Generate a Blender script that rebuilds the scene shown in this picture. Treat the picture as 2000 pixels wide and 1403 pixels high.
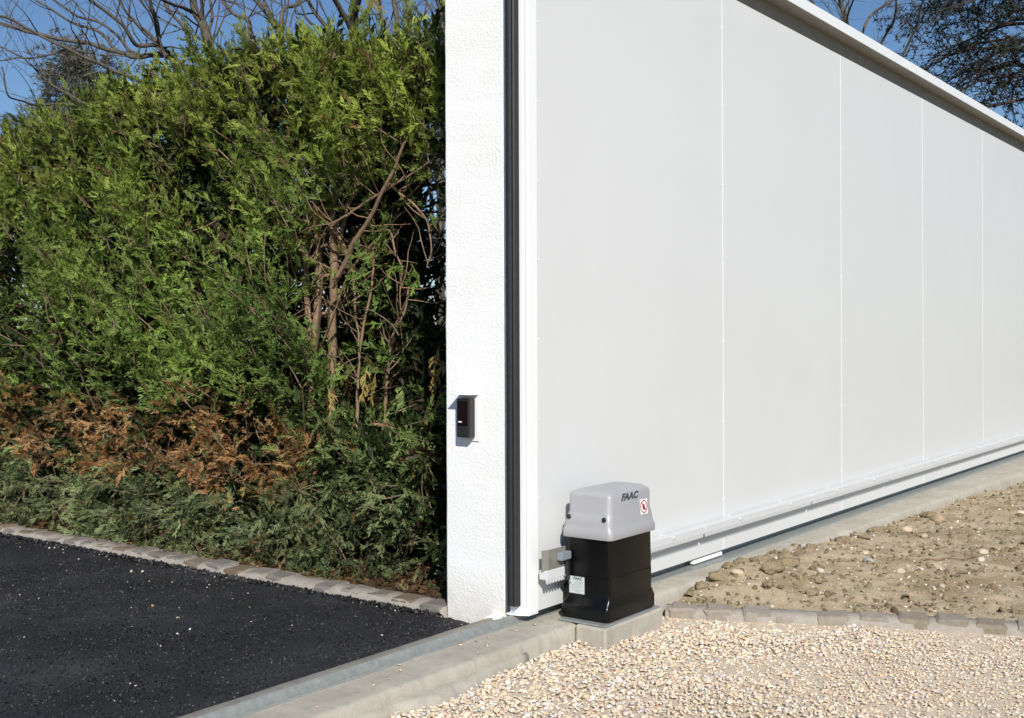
import bpy, bmesh, math, random
import numpy as np
from mathutils import Vector, Matrix, noise

for o in list(bpy.data.objects):
    bpy.data.objects.remove(o, do_unlink=True)
scene = bpy.context.scene
COL = scene.collection

# ------------------------------------------------------------------ camera
cd = bpy.data.cameras.new("camera")
cam = bpy.data.objects.new("camera", cd)
COL.objects.link(cam)
cd.sensor_width = 36.0
cd.lens = 2241.2 / 2000 * 36.0
cd.shift_y = -39.8 / 2000
cd.clip_start = 0.05
cd.clip_end = 2000
cR = Vector((0.59889, -0.80082, -0.003516))
cU = Vector((0.002106, -0.002815, 0.99999))
cV = Vector((0.80083, 0.59889, 0.0))
cam.matrix_world = Matrix(((cR.x, cU.x, -cV.x, -2.7158), (cR.y, cU.y, -cV.y, -1.9735),
                           (cR.z, cU.z, -cV.z, 0.8464), (0, 0, 0, 1)))
scene.camera = cam

# ------------------------------------------------------------------ sky, sun, exposure
SUN_DIR = Vector((1.0, 1.0, -0.95)).normalized()      # the way the light travels
SUN_EL = math.asin(-SUN_DIR.z)
world = bpy.data.worlds.new("World")
scene.world = world
world.use_nodes = True
wn = world.node_tree
wn.nodes.clear()
sky = wn.nodes.new("ShaderNodeTexSky")
sky.sky_type = 'NISHITA'
sky.sun_disc = False
sky.sun_elevation = SUN_EL
sky.sun_rotation = math.radians(225)
sky.altitude = 100
sky.air_density = 1.0
sky.dust_density = 0.0
sky.ozone_density = 6.0
bg = wn.nodes.new("ShaderNodeBackground")
bg.inputs["Strength"].default_value = 0.088
wo = wn.nodes.new("ShaderNodeOutputWorld")
wn.links.new(sky.outputs[0], bg.inputs[0])
wn.links.new(bg.outputs[0], wo.inputs[0])
sd = bpy.data.lights.new("sun", 'SUN')
sd.energy = 4.9
sd.angle = math.radians(0.5)
sd.color = (1.0, 0.955, 0.88)
sun = bpy.data.objects.new("sun", sd)
COL.objects.link(sun)
sun.rotation_euler = SUN_DIR.to_track_quat('-Z', 'Y').to_euler()
sun.location = (-6, -6, 8)
scene.view_settings.view_transform = 'Standard'
scene.view_settings.look = 'None'
scene.view_settings.exposure = 0.0
scene.view_settings.gamma = 1.0
scene.view_settings.use_curve_mapping = False

# ------------------------------------------------------------------ materials
def new_mat(name):
    m = bpy.data.materials.new(name)
    m.use_nodes = True
    n = m.node_tree
    n.nodes.clear()
    out = n.nodes.new("ShaderNodeOutputMaterial")
    b = n.nodes.new("ShaderNodeBsdfPrincipled")
    n.links.new(b.outputs[0], out.inputs[0])
    return m, n, b, out

def pos(n):
    g = n.nodes.new("ShaderNodeNewGeometry")
    return g.outputs["Position"]

def noise_tex(n, scale, detail=4, rough=0.55, vec=None):
    t = n.nodes.new("ShaderNodeTexNoise")
    t.inputs["Scale"].default_value = scale
    t.inputs["Detail"].default_value = detail
    t.inputs["Roughness"].default_value = rough
    n.links.new(vec if vec is not None else pos(n), t.inputs["Vector"])
    return t.outputs["Fac"]

def ramp(n, fac, stops):
    r = n.nodes.new("ShaderNodeValToRGB")
    e = r.color_ramp.elements
    while len(e) > 1:
        e.remove(e[-1])
    e[0].position = stops[0][0]
    e[0].color = tuple(stops[0][1]) + (1,)
    for p, c in stops[1:]:
        k = e.new(p)
        k.color = tuple(c) + (1,)
    n.links.new(fac, r.inputs[0])
    return r.outputs[0]

def mixc(n, a, b, fac, mode='MIX'):
    m = n.nodes.new("ShaderNodeMix")
    m.data_type = 'RGBA'
    m.blend_type = mode
    for s, v in ((m.inputs[6], a), (m.inputs[7], b), (m.inputs[0], fac)):
        if hasattr(v, "links"):
            n.links.new(v, s)
        elif isinstance(v, (int, float)):
            s.default_value = v
        else:
            s.default_value = tuple(v) + (1,)
    return m.outputs[2]

def bump(n, b, h, strength, dist):
    k = n.nodes.new("ShaderNodeBump")
    k.inputs["Strength"].default_value = strength
    k.inputs["Distance"].default_value = dist
    n.links.new(h, k.inputs["Height"])
    n.links.new(k.outputs[0], b.inputs["Normal"])

def simple(name, col, rough=0.6, metal=0.0, var=0.0, vscale=8, bstr=0.0, bscale=200, bdist=0.002, spec=0.5):
    m, n, b, _ = new_mat(name)
    b.inputs["Roughness"].default_value = rough
    b.inputs["Metallic"].default_value = metal
    b.inputs["Specular IOR Level"].default_value = spec
    if var:
        lo = [c * (1 - var) for c in col]
        hi = [min(1, c * (1 + var)) for c in col]
        n.links.new(ramp(n, noise_tex(n, vscale, 6), [(0.3, lo), (0.7, hi)]), b.inputs["Base Color"])
    else:
        b.inputs["Base Color"].default_value = tuple(col) + (1,)
    if bstr:
        bump(n, b, noise_tex(n, bscale, 3), bstr, bdist)
    return m

def leaf_mat(name, trans=0.3, rough=0.55):
    m, n, b, out = new_mat(name)
    a = n.nodes.new("ShaderNodeAttribute")
    a.attribute_name = "tint"
    n.links.new(a.outputs["Color"], b.inputs["Base Color"])
    b.inputs["Roughness"].default_value = rough
    b.inputs["Specular IOR Level"].default_value = 0.35
    t = n.nodes.new("ShaderNodeBsdfTranslucent")
    n.links.new(a.outputs["Color"], t.inputs["Color"])
    x = n.nodes.new("ShaderNodeMixShader")
    x.inputs[0].default_value = trans
    n.links.new(b.outputs[0], x.inputs[1])
    n.links.new(t.outputs[0], x.inputs[2])
    n.links.new(x.outputs[0], out.inputs[0])
    return m

def tint_mat(name, rough=0.8, grain=0.25, gscale=300, spec=0.3):
    m, n, b, _ = new_mat(name)
    a = n.nodes.new("ShaderNodeAttribute")
    a.attribute_name = "tint"
    g = ramp(n, noise_tex(n, gscale, 3), [(0.3, [1 - grain] * 3), (0.7, [1.0] * 3)])
    n.links.new(mixc(n, a.outputs["Color"], g, 1.0, 'MULTIPLY'), b.inputs["Base Color"])
    b.inputs["Roughness"].default_value = rough
    b.inputs["Specular IOR Level"].default_value = spec
    return m

M = {}
M['gate'] = simple('gate_paint', (0.665, 0.675, 0.672), 0.42, var=0.018, vscale=1.6, bstr=0.05, bscale=260, bdist=0.0006, spec=0.4)
M['gate_glint'] = simple('joint_highlight', (0.77, 0.78, 0.785), 0.5)  # paler than the panels: painted glint of the lit joint lip
M['gate_white'] = simple('white_frame_paint', (0.83, 0.84, 0.84), 0.35, var=0.01, vscale=5)
M['rubber'] = simple('black_rubber', (0.018, 0.018, 0.019), 0.55, var=0.15, vscale=40)
M['cover'] = simple('grey_plastic', (0.36, 0.36, 0.375), 0.38, var=0.015, vscale=30, bstr=0.06, bscale=900, bdist=0.0004)
M['motor'] = simple('black_plastic', (0.0042, 0.004, 0.004), 0.26, var=0.2, vscale=25, bstr=0.05, bscale=400, bdist=0.0005, spec=0.28)
M['dark_plastic'] = simple('dark_plastic', (0.02, 0.02, 0.022), 0.45)
M['logo'] = simple('logo_grey', (0.05, 0.065, 0.07), 0.5)
M['steel'] = simple('zinc_steel', (0.33, 0.35, 0.335), 0.5, metal=0.35, var=0.15, vscale=60)
M['cap_shade'] = simple('cap_shade_grey', (0.26, 0.245, 0.215), 0.6, metal=0.2, var=0.1, vscale=20)  # dark grey that paints the shade under the gate's top cap
M['alu'] = simple('dull_aluminium', (0.30, 0.285, 0.25), 0.5, metal=0.4, var=0.12, vscale=40)
M['block'] = simple('grey_block', (0.27, 0.31, 0.34), 0.5, metal=0.2)
M['nylon'] = simple('white_nylon', (0.64, 0.65, 0.655), 0.5)
M['label'] = simple('paper_label', (0.55, 0.58, 0.58), 0.5, var=0.04, vscale=80)
M['ink'] = simple('ink', (0.04, 0.05, 0.05), 0.6)
M['ink_pale'] = simple('pale_ink', (0.27, 0.30, 0.30), 0.6)
M['sticker'] = simple('white_sticker', (0.86, 0.86, 0.86), 0.4)
M['red'] = simple('red_print', (0.48, 0.03, 0.035), 0.45)
M['hand'] = simple('dark_red_print', (0.16, 0.015, 0.02), 0.45)
M['cell'] = simple('photocell_plastic', (0.022, 0.020, 0.021), 0.35)
M['cell_lens'] = simple('photocell_lens', (0.008, 0.003, 0.004), 0.12)
M['white_metal'] = simple('white_metal', (0.86, 0.86, 0.86), 0.4)
M['bark'] = simple('bark', (0.098, 0.082, 0.062), 0.85, var=0.4, vscale=30, bstr=0.4, bscale=120, bdist=0.004)
M['stem'] = simple('thuja_stem', (0.24, 0.155, 0.095), 0.85, var=0.35, vscale=40, bstr=0.4, bscale=180, bdist=0.002)
M['twig'] = simple('thuja_twig', (0.185, 0.13, 0.085), 0.85, var=0.35, vscale=30)
M['cedar_wood'] = simple('cedar_wood', (0.06, 0.045, 0.035), 0.9, var=0.4, vscale=10)
M['wire'] = simple('fence_wire', (0.055, 0.06, 0.055), 0.5, metal=0.3)
M['post'] = simple('fence_post_paint', (0.05, 0.075, 0.055), 0.5)
M['leaf'] = leaf_mat('thuja_leaf', 0.40)
M['needle'] = leaf_mat('needle_leaf', 0.12)
M['pebble'] = tint_mat('pebble', 0.75, 0.22, 260)
M['clod'] = tint_mat('clod', 0.95, 0.45, 150, 0.1)
M['grit'] = tint_mat('asphalt_grit', 0.55, 0.3, 500, 0.5)

def stucco():
    m, n, b, _ = new_mat('white_stucco')
    p = pos(n)
    f1 = noise_tex(n, 150, 6, 0.7, p)
    v = n.nodes.new("ShaderNodeTexVoronoi")
    v.inputs["Scale"].default_value = 120
    n.links.new(p, v.inputs["Vector"])
    ad = n.nodes.new("ShaderNodeMath"); ad.operation = 'ADD'
    vm = n.nodes.new("ShaderNodeMath"); vm.operation = 'MULTIPLY'
    n.links.new(v.outputs["Distance"], vm.inputs[0]); n.links.new(noise_tex(n, 18, 4, 0.6, p), vm.inputs[1])
    n.links.new(f1, ad.inputs[0]); n.links.new(vm.outputs[0], ad.inputs[1])
    c = ramp(n, noise_tex(n, 6, 5), [(0.3, (0.86, 0.855, 0.84)), (0.7, (0.90, 0.90, 0.895))])
    sep = n.nodes.new("ShaderNodeSeparateXYZ"); n.links.new(p, sep.inputs[0])
    # splash dirt near the ground, broken up by noise
    mr = n.nodes.new("ShaderNodeMapRange")
    mr.inputs[1].default_value = -0.05; mr.inputs[2].default_value = 0.16
    mr.inputs[3].default_value = 1.0; mr.inputs[4].default_value = 0.0
    n.links.new(sep.outputs[2], mr.inputs[0])
    mm = n.nodes.new("ShaderNodeMath"); mm.operation = 'MULTIPLY'
    n.links.new(mr.outputs[0], mm.inputs[0]); n.links.new(noise_tex(n, 28, 5), mm.inputs[1])
    n.links.new(mixc(n, c, (0.60, 0.52, 0.40), mm.outputs[0]), b.inputs["Base Color"])
    b.inputs["Roughness"].default_value = 0.9
    b.inputs["Specular IOR Level"].default_value = 0.2
    bump(n, b, ad.outputs[0], 0.48, 0.0032)
    return m
M['stucco'] = stucco()

def concrete(name, lo, hi, stain, sscale=5):
    m, n, b, _ = new_mat(name)
    p = pos(n)
    c = ramp(n, noise_tex(n, sscale, 8, 0.65, p), [(0.28, lo), (0.72, hi)])
    # drip streaks: noise stretched in z
    mp = n.nodes.new("ShaderNodeMapping"); mp.inputs["Scale"].default_value = (30, 30, 3)
    n.links.new(p, mp.inputs["Vector"])
    s = ramp(n, noise_tex(n, 1.0, 4, 0.6, mp.outputs[0]), [(0.50, (0, 0, 0)), (0.72, (1, 1, 1))])
    f = n.nodes.new("ShaderNodeMath"); f.operation = 'MULTIPLY'
    n.links.new(s, f.inputs[0]); f.inputs[1].default_value = 0.7
    c = mixc(n, c, stain, f.outputs[0])
    g = ramp(n, noise_tex(n, 400, 2), [(0.3, (0.82,) * 3), (0.6, (1.0,) * 3)])
    n.links.new(mixc(n, c, g, 0.8, 'MULTIPLY'), b.inputs["Base Color"])
    b.inputs["Roughness"].default_value = 0.88
    b.inputs["Specular IOR Level"].default_value = 0.25
    bump(n, b, noise_tex(n, 90, 8, 0.7), 0.45, 0.004)
    return m
M['concrete'] = concrete('cast_concrete', (0.38, 0.345, 0.28), (0.55, 0.51, 0.43), (0.33, 0.31, 0.28))
M['plinth'] = concrete('plinth_concrete', (0.42, 0.385, 0.325), (0.51, 0.47, 0.405), (0.36, 0.33, 0.28), 9)
M['mortar'] = concrete('mortar', (0.31, 0.275, 0.235), (0.41, 0.37, 0.32), (0.4, 0.36, 0.32), 20)

def sett_mat(name, stops):
    m, n, b, _ = new_mat(name)
    oi = n.nodes.new("ShaderNodeObjectInfo")
    c = ramp(n, oi.outputs["Random"], stops)
    g = ramp(n, noise_tex(n, 45, 6, 0.65), [(0.3, (0.72,) * 3), (0.7, (1.08,) * 3)])
    n.links.new(mixc(n, c, g, 1.0, 'MULTIPLY'), b.inputs["Base Color"])
    b.inputs["Roughness"].default_value = 0.85
    bump(n, b, noise_tex(n, 120, 6, 0.7), 0.5, 0.004)
    return m
M['sett'] = sett_mat('granite_sett', [(0.0, (0.20, 0.18, 0.155)), (0.35, (0.25, 0.225, 0.20)), (0.60, (0.185, 0.165, 0.145)),
                                      (0.78, (0.19, 0.13, 0.07)), (1.0, (0.23, 0.205, 0.175))])
M['sett_dirty'] = sett_mat('dusty_sett', [(0.0, (0.30, 0.255, 0.205)), (0.5, (0.36, 0.315, 0.265)), (1.0, (0.27, 0.225, 0.165))])

def asphalt():
    m, n, b, _ = new_mat('asphalt')
    p = pos(n)
    c = ramp(n, noise_tex(n, 2.2, 6, 0.6, p), [(0.36, (0.017, 0.017, 0.019)), (0.58, (0.034, 0.034, 0.037)), (0.74, (0.068, 0.066, 0.067))])
    g = ramp(n, noise_tex(n, 220, 3), [(0.35, (0.5,) * 3), (0.65, (1.4,) * 3)])
    n.links.new(mixc(n, c, g, 1.0, 'MULTIPLY'), b.inputs["Base Color"])
    b.inputs["Roughness"].default_value = 0.7
    b.inputs["Specular IOR Level"].default_value = 0.4
    bump(n, b, noise_tex(n, 150, 4, 0.7), 0.9, 0.006)
    return m
M['asphalt'] = asphalt()

def soil(name, stops, s1=6, bd=0.01):
    m, n, b, _ = new_mat(name)
    c = ramp(n, noise_tex(n, s1, 9, 0.68), stops)
    g = ramp(n, noise_tex(n, 170, 4, 0.7), [(0.3, (0.62,) * 3), (0.68, (1.15,) * 3)])
    n.links.new(mixc(n, c, g, 1.0, 'MULTIPLY'), b.inputs["Base Color"])
    b.inputs["Roughness"].default_value = 0.95
    b.inputs["Specular IOR Level"].default_value = 0.1
    bump(n, b, noise_tex(n, 70, 9, 0.75), 0.8, bd)
    return m
M['soil'] = soil('bare_earth', [(0.30, (0.24, 0.185, 0.11)), (0.44, (0.38, 0.30, 0.195)), (0.55, (0.48, 0.395, 0.275)), (0.64, (0.39, 0.315, 0.205)), (0.78, (0.27, 0.22, 0.125))], 3.2, 0.006)
M['bed'] = soil('bed_soil', [(0.3, (0.07, 0.045, 0.03)), (0.6, (0.13, 0.085, 0.05)), (0.8, (0.19, 0.13, 0.08))], 12)
M['lawn'] = soil('dry_lawn', [(0.3, (0.10, 0.10, 0.04)), (0.5, (0.16, 0.14, 0.06)), (0.7, (0.21, 0.17, 0.085))], 1.5)
M['sand'] = soil('gravel_fines', [(0.3, (0.62, 0.51, 0.38)), (0.7, (0.75, 0.64, 0.50))], 25, 0.004)

# ------------------------------------------------------------------ object helpers
def put(name, mesh, parent=None, mat=None, label=None, cat=None, group=None, kind=None):
    o = bpy.data.objects.new(name, mesh)
    COL.objects.link(o)
    if parent is not None:
        o.parent = parent
        if parent.data is None:
            o.location = -parent.location
    if mat is not None and mesh is not None and not mesh.materials:
        mesh.materials.append(mat)
    for k, v in (("label", label), ("category", cat), ("group", group), ("kind", kind)):
        if v:
            o[k] = v
    return o

def thing(name, loc, label, cat, group=None):
    o = put(name, None, None, None, label, cat, group)
    o.location = loc
    o.empty_display_size = 0.1
    return o

def me_from(name, V, F, smooth=False):
    me = bpy.data.meshes.new(name)
    me.from_pydata([tuple(v) for v in V], [], [tuple(f) for f in F])
    me.update()
    if smooth:
        me.polygons.foreach_set("use_smooth", [True] * len(me.polygons))
    return me

def me_tris(name, V, T, tint=None, smooth=False):
    """big triangle mesh from arrays; tint: colour for each vertex"""
    V = np.ascontiguousarray(V, dtype=np.float32); T = np.ascontiguousarray(T, dtype=np.int32)
    me = bpy.data.meshes.new(name)
    me.vertices.add(len(V)); me.vertices.foreach_set("co", V.ravel())
    me.loops.add(T.size); me.loops.foreach_set("vertex_index", T.ravel())
    me.polygons.add(len(T))
    me.polygons.foreach_set("loop_start", np.arange(0, T.size, 3, dtype=np.int32))
    me.polygons.foreach_set("loop_total", np.full(len(T), 3, dtype=np.int32))
    if smooth:
        me.polygons.foreach_set("use_smooth", np.ones(len(T), dtype=bool))
    me.update(calc_edges=True)
    if tint is not None:
        a = me.attributes.new("tint", 'FLOAT_COLOR', 'POINT')
        c = np.ones((len(V), 4), dtype=np.float32); c[:, :3] = tint
        a.data.foreach_set("color", c.ravel())
    return me

def bm_box(bm, x0, x1, y0, y1, z0, z1, bev=0.0, seg=2):
    r = bmesh.ops.create_cube(bm, size=1.0)
    vs = r["verts"]
    for v in vs:
        v.co = Vector(((x0 + x1) / 2 + v.co.x * (x1 - x0), (y0 + y1) / 2 + v.co.y * (y1 - y0), (z0 + z1) / 2 + v.co.z * (z1 - z0)))
    if bev > 0:
        es = set()
        for v in vs:
            es.update(v.link_edges)
        bmesh.ops.bevel(bm, geom=list(es), offset=bev, segments=seg, affect='EDGES', profile=0.5)

def bm_me(bm, name):
    bmesh.ops.recalc_face_normals(bm, faces=bm.faces)
    me = bpy.data.meshes.new(name)
    bm.to_mesh(me); bm.free()
    return me

def box(name, x0, x1, y0, y1, z0, z1, mat, parent=None, bev=0.0, seg=2, **kw):
    bm = bmesh.new()
    bm_box(bm, x0, x1, y0, y1, z0, z1, bev, seg)
    return put(name, bm_me(bm, name), parent, mat, **kw)

def disc(name, c, nrm, r, h, mat, parent, seg=16, **kw):
    """short cylinder with a rounded rim standing on c along nrm"""
    n = Vector(nrm).normalized(); q = n.to_track_quat('Z', 'Y').to_matrix()
    prof = [(r, 0), (r, h * 0.7), (r * 0.85, h), (0.001, h)]
    V, F = [], []
    for rr, hh in prof:
        for k in range(seg):
            a = 2 * math.pi * k / seg
            V.append(Vector(c) + q @ Vector((rr * math.cos(a), rr * math.sin(a), hh)))
    for i in range(len(prof) - 1):
        for k in range(seg):
            k2 = (k + 1) % seg
            F.append((i * seg + k, i * seg + k2, (i + 1) * seg + k2, (i + 1) * seg + k))
    return put(name, me_from(name, V, F), parent, mat, **kw)

def tubes(name, lines, mat, parent=None, sides=6, **kw):
    """lines: [(points, radii)] -> one mesh of tapering tubes"""
    Vs, Ts, off = [], [], 0
    ang = np.arange(sides) * 2 * np.pi / sides
    for P, Rr in lines:
        P = np.asarray(P, float); Rr = np.asarray(Rr, float); n = len(P)
        T = np.gradient(P, axis=0); T /= np.linalg.norm(T, axis=1)[:, None] + 1e-9
        ref = np.array([0.31, 0.87, 0.37]) if abs(T[0][2]) > 0.8 else np.array([0.05, 0.08, 1.0])
        A = np.cross(T, ref); A /= np.linalg.norm(A, axis=1)[:, None] + 1e-9
        B = np.cross(T, A)
        ring = P[:, None, :] + Rr[:, None, None] * (A[:, None, :] * np.cos(ang)[None, :, None] + B[:, None, :] * np.sin(ang)[None, :, None])
        Vs.append(ring.reshape(-1, 3))
        i = np.arange(n - 1)[:, None] * sides; k = np.arange(sides)[None, :]; k2 = (k + 1) % sides
        a = (i + k + off).ravel(); b = (i + k2 + off).ravel(); c = (i + sides + k2 + off).ravel(); d = (i + sides + k + off).ravel()
        Ts.append(np.stack([a, b, c], 1)); Ts.append(np.stack([a, c, d], 1))
        off += n * sides
    me = me_tris(name, np.concatenate(Vs), np.concatenate(Ts), smooth=True)
    return put(name, me, parent, mat, **kw)

def smooth_line(P, k=4):
    P = np.asarray(P, float); n = len(P)
    if n < 3:
        return P
    Q = np.vstack([2 * P[0] - P[1], P, 2 * P[-1] - P[-2]])
    out = []
    for i in range(1, n):
        p0, p1, p2, p3 = Q[i - 1], Q[i], Q[i + 1], Q[i + 2]
        for t in np.arange(k) / k:
            out.append(0.5 * ((2 * p1) + (-p0 + p2) * t + (2 * p0 - 5 * p1 + 4 * p2 - p3) * t * t + (-p0 + 3 * p1 - 3 * p2 + p3) * t ** 3))
    out.append(P[-1])
    return np.array(out)

def rock_templates(rng, n, sub=1, rough=0.25, half=False):
    out = []
    for _ in range(n):
        bm = bmesh.new()
        bmesh.ops.create_icosphere(bm, subdivisions=sub, radius=1.0)
        V = np.array([v.co[:] for v in bm.verts]); T = np.array([[v.index for v in f.verts] for f in bm.faces])
        bm.free()
        if half:                                  # bedded stones: leave off the buried underside
            T = T[V[T].mean(1)[:, 2] > -0.35]
        V = V * (1 + rng.uniform(-rough, rough, (len(V), 1)))
        out.append((V, T))
    return out

def scatter(tmpl, rng, P, S, col, flat=0.65, tilt=0.5):
    """copies of small rocks: P centres, S sizes, col colours -> V, T, tint"""
    Vs, Ts, Cs, off = [], [], [], 0
    idx = rng.integers(0, len(tmpl), len(P))
    for ti, (V, T) in enumerate(tmpl):
        w = np.where(idx == ti)[0]
        if not len(w):
            continue
        m = len(w)
        sc = S[w][:, None] * np.stack([rng.uniform(0.8, 1.35, m), rng.uniform(0.65, 1.0, m), flat * rng.uniform(0.7, 1.2, m)], 1)
        X = V[None] * sc[:, None, :]
        a = rng.uniform(0, 2 * np.pi, m); b = rng.normal(0, tilt, m); c = rng.normal(0, tilt, m)
        for ang, i, j in ((b, 1, 2), (c, 0, 2), (a, 0, 1)):
            ca, sa = np.cos(ang)[:, None], np.sin(ang)[:, None]
            xi, xj = X[:, :, i].copy(), X[:, :, j].copy()
            X[:, :, i] = xi * ca - xj * sa; X[:, :, j] = xi * sa + xj * ca
        X = X + P[w][:, None, :]
        Vs.append(X.reshape(-1, 3))
        Ts.append((T[None] + (np.arange(m) * len(V))[:, None, None] + off).reshape(-1, 3))
        Cs.append(np.repeat(col[w], len(V), axis=0))
        off += m * len(V)
    return np.concatenate(Vs), np.concatenate(Ts), np.concatenate(Cs)

def palette(rng, n, cols, weights, jitter=0.12):
    cols = np.array(cols); w = np.array(weights, float); w /= w.sum()
    c = cols[rng.choice(len(cols), n, p=w)]
    return np.clip(c * (1 + rng.normal(0, jitter, (n, 1))) * (1 + rng.normal(0, jitter * 0.3, (n, 3))), 0.003, 0.95)

def fbm(x, y, z=0.0, s=1.0, o=4):
    return noise.fractal(Vector((x * s, y * s, z * s)), 0.9, 2.1, o)

# ------------------------------------------------------------------ ground
put('ground', me_from('ground', [(-400, -400, -0.10), (400, -400, -0.10), (400, 400, -0.10), (-400, 400, -0.10)], [(0, 1, 2, 3)]),
    None, M['lawn'], kind='structure')

# foundation beam: rounded front edge, from the drive opening along the whole gate
BEAM_F, BEAM_B, BEAM_T = -0.100, 0.150, 0.010
def skew(x):
    return -0.034 * min(4.5, max(0.0, x - 0.45))          # the beam runs slightly askew to the gate
def beam():
    prof = [(BEAM_F - 0.010, -0.40), (BEAM_F - 0.004, -0.02), (BEAM_F, 0.000), (BEAM_F + 0.005, 0.0062), (BEAM_F + 0.014, 0.0092),
            (-0.03, BEAM_T), (0.05, BEAM_T), (BEAM_B - 0.006, BEAM_T), (BEAM_B, BEAM_T - 0.008), (BEAM_B, -0.40)]
    xs = np.concatenate([np.arange(-3.2, 3.0, 0.04), np.arange(3.0, 9.01, 0.15)])
    V, F = [], []
    n = len(prof)
    for x in xs:
        for (y, z) in prof:
            w = 0.004 * fbm(x, y * 3, 0, 1.2) + 0.0016 * fbm(x, z * 2, 3, 14)
            dz = 0.0012 * fbm(x, y, 7, 6) if z > -0.1 else 0
            yy = y + (w if y < 0 and z < 0.009 else (w * 0.5 if y > 0.12 else 0))
            V.append((x, yy + (skew(x) if y < -0.05 else 0), z + dz))
    for i in range(len(xs) - 1):
        for k in range(n - 1):
            F.append((i * n + k, (i + 1) * n + k, (i + 1) * n + k + 1, i * n + k + 1))
    F.append(tuple(range(n))); F.append(tuple(len(V) - 1 - k for k in range(n)))
    me = me_from('foundation_beam', V, F, True)
    return put('foundation_beam', me, None, M['concrete'], kind='structure')
BEAM = beam()

# rough concrete that ran out of the formwork on the gravel side
def spill():
    rng = random.Random(5)
    V, F = [], []
    xs = np.arange(-1.6, -0.16, 0.03)
    for x in xs:
        out = 0.030 + 0.022 * fbm(x, 1, 0, 3.0) + 0.012 * fbm(x, 4, 0, 14) - max(0, (x + 0.42)) * 0.16
        out = max(0.012, out)
        for t, z in ((-0.15, -0.019), (0.35, -0.021), (0.75, -0.026), (1.0, -0.040), (1.03, -0.2)):
            V.append((x, BEAM_F - 0.006 - t * out, z + 0.005 * fbm(x, t, 5, 9)))
    n = 5
    for i in range(len(xs) - 1):
        for k in range(n - 1):
            F.append((i * n + k, i * n + k + 1, (i + 1) * n + k + 1, (i + 1) * n + k))
    F.append(tuple(range(len(V) - n, len(V)))); F.append(tuple(range(n - 1, -1, -1)))
    put('concrete_spill', me_from('concrete_spill', V, F, True), BEAM, M['concrete'])
spill()

# ------------------------------------------------------------------ asphalt drive
AS_Z = -0.020
rngA = np.random.default_rng(11)
def asphalt_sheet():
    xs = np.concatenate([np.arange(-9, -2.0, 0.25), np.arange(-2.0, 0.0101, 0.02)])
    ys = np.concatenate([[BEAM_B + 0.0005], np.arange(0.16, 3.4, 0.02), np.arange(3.4, 14, 0.3)])
    V, F = [], []
    for x in xs:
        for y in ys:
            z = AS_Z + 0.004 * fbm(x, y, 0, 1.6) + 0.0022 * fbm(x, y, 3, 20, 2)
            if y < 0.2:
                z = max(z, AS_Z + 0.010) if y < 0.17 else z + 0.006
            if x < 0.009:
                z += 0.008 * max(0, (x + 0.06) / 0.07) * (0.5 + fbm(x, y, 9, 25, 2))
            V.append((x, y, z))
    n = len(ys)
    for i in range(len(xs) - 1):
        for k in range(n - 1):
            F.append((i * n + k, (i + 1) * n + k, (i + 1) * n + k + 1, i * n + k + 1))
    return put('asphalt_drive', me_from('asphalt_drive', V, F, True), None, M['asphalt'], kind='structure')
ASPH = asphalt_sheet()

# loose dark aggregate that makes the open, ragged surface
def grit():
    n = 36000
    P = np.stack([rngA.uniform(-1.75, 0.0, n), BEAM_B + 0.012 + rngA.uniform(0, 1, n) ** 1.15 * 3.2, np.full(n, AS_Z)], 1)
    vis = P[:, 1] > 0.12 - 0.75 * (P[:, 0] + 0.9) * 0 + np.where(P[:, 0] < -1.1, -0.9 * (P[:, 0] + 1.1), 0)
    P = P[vis]
    m = 2600                                               # crumbs heaped along the kerb
    E = np.stack([0.008 - np.abs(rngA.normal(0, 0.014, m)), rngA.uniform(0.34, 3.6, m), AS_Z + rngA.uniform(0.002, 0.012, m)], 1)
    S = np.concatenate([rngA.uniform(0.0018, 0.0044, len(P)), rngA.uniform(0.004, 0.0095, m)])
    P[:, 2] += rngA.uniform(-0.001, 0.0035, len(P))
    P = np.concatenate([P, E])
    col = palette(rngA, len(P), [(0.016, 0.016, 0.018), (0.028, 0.027, 0.030), (0.048, 0.045, 0.046), (0.085, 0.075, 0.07)], [6, 4, 1.4, 0.35], 0.25)
    # dusty areas where pale fines lie on the surface
    dust = np.array([max(0, fbm(p[0], p[1], 2, 1.7)) for p in P])
    col = col + (dust[:, None] * np.array([[0.060, 0.057, 0.058]]))
    oct_ = []
    for _ in range(6):
        V = np.array([(1, 0, 0), (-1, 0, 0), (0, 1, 0), (0, -1, 0), (0, 0, 1), (0, 0, -1)], float) * rngA.uniform(0.7, 1.2, (6, 1)) + rngA.uniform(-.2, .2, (6, 3))
        oct_.append((V, np.array([(0, 2, 4), (2, 1, 4), (1, 3, 4), (3, 0, 4)])))
    V, T, C = scatter(oct_, rngA, P, S, col, 0.8, 0.6)
    put('asphalt_aggregate', me_tris('asphalt_aggregate', V, T, C), ASPH, M['grit'], kind='stuff')
    k = 110                                                # stray pale chippings
    P = np.stack([0.0 - rngA.uniform(0, 1, k) ** 2.6 * 1.6, rngA.uniform(0.2, 3.4, k), np.full(k, AS_Z + 0.004)], 1)
    P = P[P[:, 1] > np.where(P[:, 0] < -1.0, -1.0 * (P[:, 0] + 1.0), 0.0) + 0.18]
    S = rngA.uniform(0.0018, 0.0048, len(P)) * rngA.choice([1, 1, 1, 1.6], len(P))
    col = palette(rngA, len(P), [(0.5, 0.45, 0.38), (0.62, 0.58, 0.52), (0.36, 0.24, 0.14)], [3, 3, 1])
    V, T, C = scatter(rock_templates(rngA, 4), rngA, P, S, col)
    put('pale_chippings', me_tris('pale_chippings', V, T, C), ASPH, M['pebble'], kind='stuff')
grit()

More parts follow.
